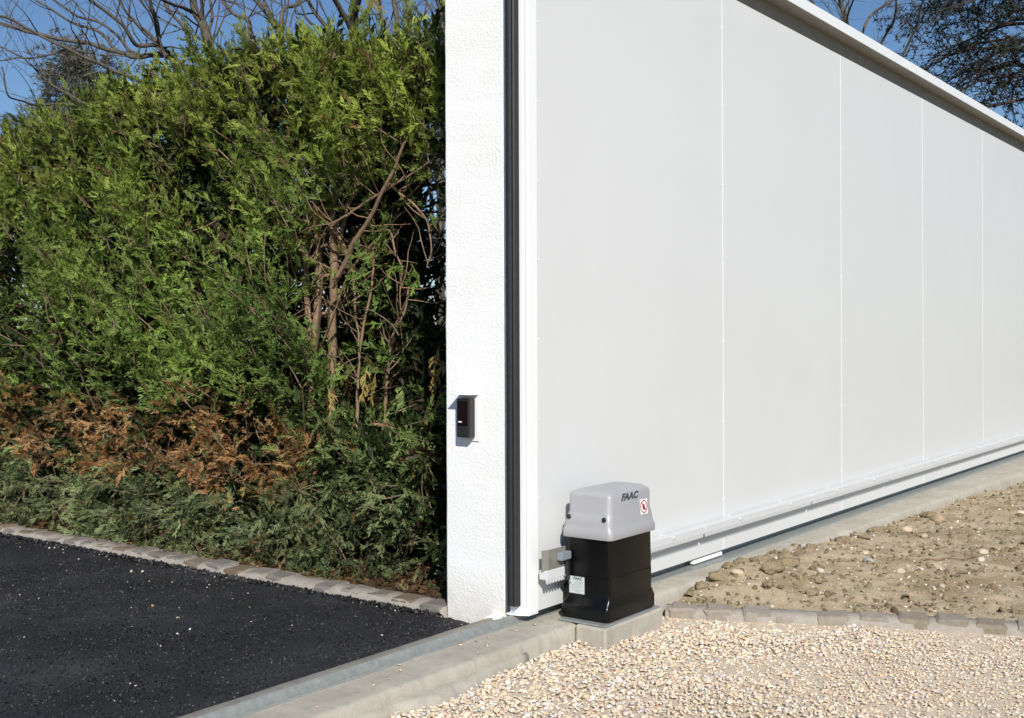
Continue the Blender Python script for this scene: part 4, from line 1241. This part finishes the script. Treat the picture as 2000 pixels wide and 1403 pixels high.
# bare stems of the open thuja
STEMS = [
  [(0.492,1.326,-0.081),(0.488,1.322,0.528),(0.484,1.308,0.772),(0.480,1.303,0.933),(0.476,1.287,1.114),(0.472,1.287,1.335),(0.468,1.277,1.474),(0.464,1.275,1.594),(0.460,1.278,1.754),(0.456,1.282,1.954)],
  [(0.531,1.349,1.057),(0.544,1.318,1.261),(0.557,1.287,1.383),(0.570,1.229,1.461),(0.583,1.157,1.557),(0.596,1.133,1.637),(0.608,1.139,1.750),(0.621,1.123,1.821),(0.634,1.066,1.896)],
  [(0.441,1.371,-0.057),(0.456,1.395,0.568),(0.471,1.419,0.894),(0.486,1.449,0.976),(0.501,1.470,1.184),(0.516,1.491,1.352),(0.531,1.524,1.481),(0.546,1.570,1.698)],
  [(0.394,1.209,1.048),(0.377,1.082,1.198),(0.360,0.999,1.268),(0.344,0.931,1.337),(0.327,0.851,1.422),(0.310,0.761,1.539)],
  [(0.464,1.429,1.262),(0.436,1.250,1.379),(0.408,1.111,1.473),(0.380,1.016,1.514)],
  [(0.367,1.180,1.280),(0.363,1.121,1.305),(0.359,0.958,1.369),(0.354,0.802,1.421),(0.350,0.677,1.473)],
  [(0.467,1.382,1.361),(0.456,1.342,1.337),(0.446,1.219,1.229),(0.436,1.154,1.127),(0.425,1.125,1.027),(0.415,1.102,0.891),(0.405,1.079,0.774),(0.394,1.075,0.659)],
  [(0.330,1.439,1.313),(0.352,1.434,1.294),(0.374,1.328,1.170),(0.396,1.225,1.118)],
  [(0.395,1.511,1.446),(0.423,1.467,1.343),(0.450,1.439,1.241),(0.478,1.433,1.140)],
  [(0.535,1.354,0.955),(0.529,1.319,0.975),(0.523,1.199,1.052),(0.518,1.111,1.109),(0.512,1.057,1.166)],
  [(0.430,0.948,1.423),(0.431,0.885,1.380),(0.432,0.798,1.317),(0.433,0.750,1.240),(0.434,0.743,1.165),(0.435,0.764,1.111)],
  [(0.475,1.179,1.129),(0.479,1.007,1.258),(0.484,0.959,1.159),(0.488,0.938,1.082),(0.493,0.950,0.967)],
  [(0.454,0.995,1.708),(0.464,1.056,1.795),(0.473,1.133,1.896)],
  [(0.546,1.089,-0.081),(0.546,1.101,0.375),(0.546,1.072,0.654),(0.546,1.059,0.733),(0.547,1.045,0.851),(0.547,0.979,0.949),(0.547,0.952,1.046)],
  [(0.423,1.134,-0.066),(0.432,1.124,0.383),(0.441,1.126,0.617),(0.450,1.112,0.852),(0.459,1.068,1.046),(0.468,1.068,1.203)],
  [(0.377,1.786,1.360),(0.367,1.678,1.602),(0.358,1.619,1.821),(0.348,1.531,1.889),(0.339,1.445,1.976)],
  [(0.555,1.491,1.062),(0.556,1.570,0.938),(0.558,1.603,0.874)],
]

SR = [0.021, 0.011, 0.016, 0.012, 0.010, 0.0065, 0.007, 0.006, 0.008, 0.007, 0.005, 0.005, 0.006, 0.009, 0.008, 0.007, 0.005]
for P, r in zip(STEMS, SR):
    S_ = smooth_line(P, 5)
    w = np.array([[0.006 * fbm(p[0], p[1], p[2] + 7 * j, 12, 3) for j in (0, 1, 2)] for p in S_])
    S_ = S_ + w
    tubes('stem', [(S_, np.linspace(r, r * 0.45, len(S_)))], M['stem'], SHRUB, 7)
lines = []
for i in range(260):
    P = STEMS[rw.randrange(len(STEMS))]
    k = rw.randrange(len(P) - 1); t = rw.random()
    b = Vector(P[k]).lerp(Vector(P[k + 1]), t)
    if b.z < 0.1:
        continue
    d = Vector((rw.uniform(-1, 1), rw.uniform(-1, 1), rw.uniform(-0.3, 1))).normalized(); l = rw.uniform(0.08, 0.30)
    pts_ = [b]; q = d.copy()
    for s in range(5):
        q = (q + Vector((rw.uniform(-.35, .35), rw.uniform(-.35, .35), rw.uniform(-.2, .4)))).normalized()
        pts_.append(pts_[-1] + q * l / 5)
    lines.append((pts_, np.linspace(0.0026, 0.0010, 6)))
tubes('fine_twigs', lines, M['stem'], SHRUB, 4, kind='stuff')
# tufts along the stems, and dry yellow sprays hanging low
def tufts():
    rng = np.random.default_rng(12)
    pts_ = []
    for P in STEMS:
        for k in range(len(P) - 1):
            for _ in range(5):
                t = rng.random(); pts_.append(np.array(P[k]) * (1 - t) + np.array(P[k + 1]) * t)
    pts_ = np.array(pts_); pts_ = pts_[(pts_[:, 2] > 0.15)]
    pts_ = pts_[rng.random(len(pts_)) < np.where(pts_[:, 2] > 1.45, 1.0, np.where(pts_[:, 2] < 0.75, 1.0, 0.12))]
    n = len(pts_)
    tips = pts_ + rng.normal(0, 0.10, (n, 3))
    d = np.stack([-0.4 + 0.6 * rng.normal(0, 1, n), 0.6 * rng.normal(0, 1, n), 0.5 + 0.5 * rng.normal(0, 1, n)], 1)
    P, D, N, L, own, ln = boughs(rng, tips, d, 5, 0.16, 0.095)
    c, t = greens(rng, P, np.zeros(len(P), bool))
    y_ = rng.random(len(P)) < 0.05
    c[y_] = (0.30, 0.235, 0.07); t[y_] = (0.36, 0.28, 0.09)
    build_sprays('tuft_foliage', P, D, N, L, c * 0.9, t * 0.9, FINE, SHRUB, M['leaf'], rng)
    H = np.array([(0.38, 1.02, 0.735), (0.40, 0.99, 0.72), (0.40, 0.68, 0.82), (0.40, 0.66, 0.76), (0.41, 0.64, 0.70), (0.36, 1.20, 0.66), (0.40, 0.72, 0.62)])
    n = len(H)
    D = np.stack([rng.normal(-0.2, .2, n), rng.normal(0.1, .3, n), -np.ones(n)], 1)
    build_sprays('dry_sprays', H, D, np.tile(np.array([[-0.8, -0.5, 0.1]]), (n, 1)), rng.uniform(0.085, 0.12, n), np.tile([[0.34, 0.26, 0.075]], (n, 1)), np.tile([[0.42, 0.31, 0.10]], (n, 1)),
                 FINE, SHRUB, M['leaf'], rng, label='straw yellow dried sprays hanging among the stems')
tufts()

# litter of dead scale leaves under the hedge
def litter():
    rng = np.random.default_rng(3)
    n = 1000
    P = np.stack([rng.uniform(0.11, 0.5, n), rng.uniform(0.36, 3.6, n), np.zeros(n)], 1)
    P[:, 2] = [-0.006 + 0.02 * fbm(a, b, 0, 5) + 0.03 * max(0, a - 0.2) for a, b in P[:, :2]]
    D = np.stack([rng.normal(0, 1, n), rng.normal(0, 1, n), rng.uniform(0, .5, n)], 1)
    N = np.stack([rng.normal(0, .4, n), rng.normal(0, .4, n), np.ones(n)], 1)
    c = palette(rng, n, [(0.22, 0.12, 0.05), (0.14, 0.08, 0.04), (0.34, 0.25, 0.13)], [3, 3, 1], 0.2)
    o = build_sprays('leaf_litter', P, D, N, rng.uniform(0.03, 0.07, n), c, c, COARSE, None, M['leaf'], rng)
    o['label'] = 'brown litter of dead thuja sprays on the soil under the hedge'; o['category'] = 'leaf litter'
litter()

# ------------------------------------------------------------------ chain-link fence behind the hedge
def chain_fence():
    root = thing('chain_link_fence', (1.22, 2.0, 0), 'dark chain-link fence running behind the thuja hedge', 'fence')
    X, y0, y1, z0, z1, s = 1.22, 0.55, 5.0, 0.05, 1.50, 0.055
    lines = []
    nn = int((y1 - y0) / s)
    nz = int((z1 - z0) / s)
    for i in range(nn):
        P = [(X + (0.0025 if k % 2 else -0.0025), y0 + i * s + (s if k % 2 else 0), z0 + k * s) for k in range(nz + 1)]
        lines.append((P, np.full(nz + 1, 0.0016)))
    tubes('wire_mesh', lines, M['wire'], root, 3, kind='stuff')
    for z in (0.05, 0.78, 1.5):
        tubes('tension_wire', [([(X + 0.004, y0, z), (X + 0.004, y1, z)], [0.0018, 0.0018])], M['wire'], root, 5)
    for yy in (0.52, 2.8, 5.05):
        tubes('fence_post', [([(X + 0.03, yy, -0.1), (X + 0.03, yy, 1.62)], [0.022, 0.022])], M['post'], root, 10)
chain_fence()

# low evergreen garden hedge far behind the fence, seen only through the gaps
def garden_hedge():
    rng = np.random.default_rng(19)
    root = thing('low_garden_hedge', (3.84, 4.28, -0.1), 'low dark evergreen hedge in the garden behind the chain-link fence', 'hedge')
    n = 1400
    u = rng.uniform(-2.6, 2.8, n); w = rng.uniform(-0.35, 0.35, n); z = rng.uniform(-0.1, 1.0, n) * (1.1 + 0.12 * np.array([fbm(a, 0, 0, 2) for a in u]))
    P = np.array([3.84, 4.28, 0]) + u[:, None] * np.array([0.5989, -0.8008, 0]) + w[:, None] * np.array([0.8008, 0.5989, 0]); P[:, 2] = z
    D = rng.normal(0, 0.6, (n, 3)) + np.array([-0.5, -0.4, 0.6])
    c = palette(rng, n, [(0.04, 0.06, 0.02), (0.055, 0.075, 0.022), (0.035, 0.05, 0.02)], [1, 1, 1], 0.2)
    build_sprays('foliage', P, D, rng.normal(0, 1, (n, 3)), rng.uniform(0.13, 0.24, n), c, c * 1.2, COARSE, root, M['leaf'], rng)
    for k in range(7):
        p = np.array([3.84, 4.28, 0]) + (-2.2 + 0.75 * k) * np.array([0.5989, -0.8008, 0])
        tubes('trunk', [([p + np.array([0, 0, -0.15]), p + np.array([0.03, 0.02, 0.4]), p + np.array([0, 0.03, 0.85])], [0.02, 0.015, 0.006])], M['stem'], root, 6)
garden_hedge()

# ------------------------------------------------------------------ bare trees beyond
def twig_growth(rng, limbs, per_m, lens, levels=2, up=0.35, n=6):
    cur = limbs; out = []
    for lev in range(levels):
        nxt = []
        for P, R_ in cur:
            P = np.asarray(P); seg = np.linalg.norm(np.diff(P, axis=0), axis=1).sum()
            for _ in range(rng.poisson(per_m[lev] * seg)):
                i = rng.integers(max(0, int(len(P) * 0.15)), len(P) - 1)
                b = P[i] + (P[i + 1] - P[i]) * rng.random()
                tg = (P[i + 1] - P[i]); tg = tg / (np.linalg.norm(tg) + 1e-9)
                d = tg * 0.9 + 0.75 * rng.normal(0, 1, 3) + np.array([0, 0, up]); d /= np.linalg.norm(d)
                l = rng.uniform(*lens[lev])
                pts_ = [b]
                for s in range(n):
                    d = d + rng.normal(0, 0.16, 3) + np.array([0, 0, 0.05]); d /= np.linalg.norm(d)
                    pts_.append(pts_[-1] + d * l / n)
                r0 = max(0.0016, min(R_[i] * 0.45, 0.009 if lev == 0 else 0.004))
                nxt.append((np.array(pts_), np.linspace(r0, max(0.0009, r0 * 0.35), n + 1)))
        out += nxt; cur = nxt
    return out

def bare_tree(name, limbs, radii, label, rng, per_m, lens, group=None, wob=0.03):
    base = limbs[0][0]
    root = thing(name, (base[0], base[1], -0.1), label, 'tree', group)
    L = []
    for k, (P, r) in enumerate(zip(limbs, radii)):
        P = [tuple(p) for p in P]
        if k == 0:
            P = [(P[0][0] + 0.02, P[0][1], -0.15)] + P
        S_ = smooth_line(P, 5)
        S_ = S_ + np.array([[wob * fbm(p[0], p[1], p[2] + 9 * j, 2.5, 3) for j in range(3)] for p in S_]) * (0 if k == 0 else 1)
        L.append((S_, np.linspace(r, r * 0.42, len(S_))))
    tubes('trunk', [L[0]], M['bark'], root, 9)
    for l in L[1:]:
        tubes('limb', [l], M['bark'], root, 7)
    tw = twig_growth(rng, L, per_m, lens)
    tubes('crown', tw, M['bark'], root, 3, kind='stuff')
    return root
LEFT_LIMBS = [
  [(2.89,4.68,0.94),(2.88,4.71,1.84),(2.84,4.78,2.41),(2.77,4.89,2.87),(2.75,4.93,3.08),(2.73,4.96,3.20),(2.71,5.01,3.28),(2.70,5.03,3.41),(2.72,5.03,3.64)],
  [(2.88,4.80,2.38),(2.77,4.98,2.73),(2.61,5.22,2.95),(2.49,5.41,2.95),(2.44,5.52,2.99),(2.31,5.72,3.06),(2.13,5.98,3.12),(2.03,6.15,3.18),(1.92,6.32,3.25),(1.79,6.53,3.35)],
  [(2.84,5.06,2.75),(2.60,5.18,2.98),(2.46,5.18,3.02),(2.31,5.19,3.00),(2.18,5.17,3.11),(2.00,5.21,3.22),(1.86,5.21,3.32)],
  [(2.49,5.03,2.93),(2.51,5.19,3.02),(2.53,5.34,3.12),(2.55,5.49,3.23),(2.54,5.69,3.45),(2.57,5.83,3.65)],
  [(2.55,5.15,2.95),(2.46,5.10,3.05),(2.38,5.03,3.15),(2.29,4.97,3.27),(2.21,4.89,3.38)],
  [(2.77,5.45,3.01),(2.61,5.64,3.04),(2.53,5.74,3.17),(2.44,5.85,3.28),(2.29,6.03,3.40),(2.19,6.14,3.51)],
  [(2.60,5.55,2.99),(2.49,5.69,3.05),(2.42,5.76,3.16),(2.30,5.91,3.25),(2.21,6.03,3.34),(2.08,6.17,3.47)],
  [(2.84,5.07,2.64),(2.56,5.31,2.74),(2.36,5.44,2.82),(2.21,5.51,2.89),(2.08,5.56,2.93),(1.92,5.63,3.02),(1.72,5.76,3.15),(1.57,5.83,3.18)],
  [(2.61,5.38,2.52),(2.44,5.79,2.59),(2.32,6.15,2.78),(2.25,6.45,3.02),(2.25,6.64,3.13),(2.20,6.90,3.28)],
  [(2.84,4.98,2.90),(2.89,5.07,3.13),(2.95,5.15,3.30),(3.00,5.25,3.48),(3.06,5.33,3.67)],
  [(2.81,5.14,3.32),(2.59,5.04,3.29),(2.39,4.92,3.28),(2.19,4.80,3.28)],
  [(2.97,4.99,2.65),(2.86,5.19,2.99),(2.84,5.26,3.11),(2.83,5.33,3.28),(2.77,5.45,3.47),(2.76,5.52,3.63)],
  [(2.51,5.24,2.49),(2.10,5.53,2.52),(1.90,5.56,2.53),(1.75,5.51,2.50),(1.60,5.45,2.50),(1.46,5.39,2.51)],
  [(2.32,5.94,3.07),(2.27,5.99,3.05),(2.19,6.08,3.00),(2.07,6.22,3.01),(1.92,6.40,2.99)],
]
MID_A = [
  [(3.62,5.41,0.95),(3.74,5.42,2.40),(3.89,5.40,3.33),(3.94,5.51,3.53),(3.91,5.73,3.78),(3.90,5.92,3.99)],
  [(3.74,5.25,3.36),(3.91,5.34,3.63),(4.11,5.40,3.74),(4.34,5.42,3.92)],
  [(3.46,5.40,2.66),(3.60,5.44,3.42),(3.62,5.64,3.57),(3.63,5.87,3.79)],
  [(3.65,5.18,3.41),(3.80,5.48,3.67),(3.99,5.73,3.94)],
]
MID_B = [
  [(3.31,3.93,0.93),(3.21,3.87,2.18),(3.13,3.79,3.07),(3.06,3.70,3.16),(3.00,3.59,3.26),(2.94,3.48,3.36)],
  [(3.07,3.73,2.94),(2.93,3.69,3.08),(2.79,3.65,3.18),(2.68,3.59,3.25)],
  [(3.32,3.98,2.95),(3.18,4.11,3.12),(3.09,4.19,3.29),(3.03,4.21,3.38)],
  [(3.22,3.87,2.88),(3.01,3.92,3.01),(2.83,3.92,3.07)],
  [(3.18,3.84,3.09),(3.19,3.70,3.18),(3.16,3.60,3.30)],
]
MID_C = [
  [(5.00,5.13,0.95),(5.03,5.14,2.54),(5.07,5.15,3.67),(5.07,5.19,3.96),(5.10,5.20,4.20)],
  [(5.09,5.18,3.40),(5.15,5.42,3.83),(5.27,5.57,4.10),(5.40,5.72,4.33)],
  [(5.12,5.20,3.50),(5.41,5.33,3.92),(5.64,5.51,4.30)],
  [(5.17,5.26,3.23),(5.49,5.21,3.58),(5.74,5.27,3.86),(6.01,5.29,4.09)],
  [(5.12,5.20,3.31),(5.13,4.80,3.61),(5.05,4.50,3.58)],
]
MID_D = [
  [(3.19,3.04,0.85),(3.27,3.11,1.41),(3.36,3.18,2.13),(3.45,3.25,2.87),(3.54,3.31,3.26),(3.63,3.38,3.52)],
  [(3.20,3.05,1.48),(3.19,3.13,1.83),(3.21,3.17,2.11)],
  [(3.15,3.00,1.68),(2.99,2.92,1.96),(2.85,2.82,2.23)],
  [(3.18,3.03,2.09),(3.16,3.13,2.52),(3.19,3.17,2.81)],
  [(3.03,2.90,2.40),(2.91,2.63,2.67),(2.73,2.44,2.91)],
]
RIGHT_LIMBS = [
  [(6.81,1.43,0.93),(6.94,1.52,2.42),(7.07,1.61,3.29),(7.19,1.72,3.60),(7.30,1.83,3.88),(7.42,1.92,4.16)],
  [(6.40,1.36,3.13),(6.64,1.32,3.46),(6.91,1.22,3.68),(7.11,1.22,3.85)],
  [(6.58,1.39,2.78),(6.50,1.19,3.20),(6.37,1.04,3.36),(6.20,0.96,3.54)],
  [(6.51,1.38,2.98),(6.51,1.62,3.44),(6.55,1.81,3.70),(6.63,1.94,3.92)],
  [(6.77,1.50,3.22),(6.39,1.40,3.46),(6.06,1.23,3.56)],
  [(6.69,1.40,2.72),(6.64,1.07,3.13),(6.49,0.86,3.43),(6.29,0.72,3.60)],
]

def ext(limbs):
    out = []
    for P in limbs:
        P = [np.array(p) for p in P]
        out.append([tuple(p) for p in P] + [tuple(P[-1] + (P[-1] - P[-2]) * 0.8 + np.array([0.05, 0.03, 0.15]))])
    return out
rngT = np.random.default_rng(41)
bare_tree('bare_tree', ext(LEFT_LIMBS), [0.050, 0.022, 0.020, 0.016, 0.018, 0.014, 0.014, 0.016, 0.011, 0.016, 0.016, 0.019, 0.011, 0.010],
          'bare spreading tree with long limbs sweeping out over the thuja hedge', rngT, (4.0, 5.0), ((0.35, 0.9), (0.15, 0.4)))
bare_tree('bare_tree', ext(MID_A), [0.036, 0.021, 0.021, 0.017], 'bare leaning tree with a dark forked trunk behind the hedge top', rngT, (5, 4), ((0.4, 0.9), (0.15, 0.4)))
bare_tree('bare_tree', ext(MID_B), [0.042, 0.024, 0.019, 0.014, 0.017], 'bare tree with thick upright trunk and dark slanting limbs behind the open thuja', rngT, (5, 4), ((0.4, 0.9), (0.15, 0.4)))
bare_tree('bare_tree', ext(MID_C), [0.036, 0.024, 0.022, 0.015, 0.015], 'bare tree of several slender parallel stems rising behind the open thuja', rngT, (6, 4), ((0.4, 1.0), (0.15, 0.4)))
bare_tree('bare_tree', ext(MID_D), [0.035, 0.018, 0.016, 0.016, 0.02], 'slim bare sapling standing right beside the edge of the white pillar', rngT, (10, 6), ((0.3, 0.7), (0.12, 0.3)))
bare_tree('bare_tree', ext(RIGHT_LIMBS), [0.030, 0.013, 0.012, 0.012, 0.010, 0.012], 'bare twiggy tree showing above the sliding gate beside the dark conifer', rngT, (9, 9), ((0.3, 0.8), (0.12, 0.35)))

# ------------------------------------------------------------------ conifers
def conifer(name, loc, h, crown_r, zlow, label, rng, nlimb, tuft, cols, nsize, droop=0.25):
    root = thing(name, loc, label, 'tree')
    x0, y0, z0 = loc
    P = [(x0 + 0.05 * math.sin(k), y0 + 0.05 * math.cos(k * 1.3), z0 - 0.1 + h * k / 8) for k in range(9)]
    tubes('trunk', [(smooth_line(P, 3), np.linspace(0.022 * h, 0.01, 25))], M['cedar_wood'], root, 8)
    limbs, nd = [], []
    for i in range(nlimb):
        t = rng.random() ** 0.9
        z = z0 + zlow + (h - zlow) * t
        r = crown_r * (1 - 0.75 * t ** 1.6) * rng.uniform(0.6, 1.1)
        a = rng.uniform(0, 2 * np.pi)
        pts_ = []
        for k in range(8):
            s = k / 7
            pts_.append((x0 + math.cos(a + 0.15 * math.sin(4 * s + i)) * r * s, y0 + math.sin(a + 0.15 * math.sin(4 * s + i)) * r * s, z + r * (0.28 * s - droop * 1.9 * s * s) + 0.03 * rng.normal()))
        limbs.append((np.array(pts_), np.linspace(0.02 * crown_r * 0.6, 0.004, 8)))
    subs = twig_growth(rng, limbs, (tuft / crown_r * 1.0, 5.0), ((0.25 * crown_r * .5, 0.55 * crown_r * .5), (0.12 * crown_r * .5, 0.28 * crown_r * .5)), 2, -0.15, 3)
    tubes('crown_wood', limbs + subs, M['cedar_wood'], root, 3, kind='stuff')
    src = [p for l in subs for p in l[0][1:]]
    src = np.array(src)
    m = len(src)
    k = 5
    B = np.repeat(src, k, 0)
    d = unit(rng.normal(0, 1, (m * k, 3)) + np.array([0, 0, 0.25])); s = unit(np.cross(d, rng.normal(0, 1, (m * k, 3))))
    l = nsize * rng.uniform(0.6, 1.3, (m * k, 1)); w = nsize * 0.085
    V = np.stack([B - s * w, B + s * w, B + d * l + s * w * 0.2], 1).reshape(-1, 3)
    T = np.arange(len(V)).reshape(-1, 3)
    c = np.repeat(palette(rng, m, cols, [1] * len(cols), 0.2), k * 3, 0)
    put('needles', me_tris('needles', V, T, c), root, M['needle'], kind='stuff')
    return root
rngC = np.random.default_rng(6)
conifer('conifer', (11.5, 0.95, -0.1), 9.0, 2.3, 0.8, 'large dark conifer with drooping branches rising beyond the sliding gate', rngC, 210, 17.0,
        [(0.018, 0.030, 0.022), (0.022, 0.034, 0.020), (0.030, 0.036, 0.022)], 0.070, 0.30)
conifer('conifer', (20.3, 33.9, -0.1), 10.6, 3.6, 3.0, 'distant grey-green conifer crown peeping over the top of the hedge', rngC, 130, 12.0,
        [(0.10, 0.12, 0.085), (0.115, 0.125, 0.09), (0.15, 0.125, 0.095)], 0.20, 0.02)  # needle colours lightened to paint in distance haze
def far_shrub():
    rng = np.random.default_rng(17)
    P0 = [(21.6 + k * 0.02, 41.5, z) for k, z in enumerate((0.0, 3.0, 6.0, 8.3))]
    L = [P0]
    for i in range(16):
        a = rng.uniform(0, 6.28); l = rng.uniform(1.0, 2.4); z = rng.uniform(4.0, 7.0)
        L.append([(21.6, 41.5, z), (21.6 + math.cos(a) * l * .5, 41.5 + math.sin(a) * l * .5, z + 1.1), (21.6 + math.cos(a) * l, 41.5 + math.sin(a) * l, z + 2.3)])
    bare_tree('bare_tree', L, [0.16] + [0.05] * 16, 'distant pinkish bare tree low over the far end of the hedge', rng, (3, 2.5), ((0.6, 1.6), (0.3, 0.8)), wob=0.1)
far_shrub()
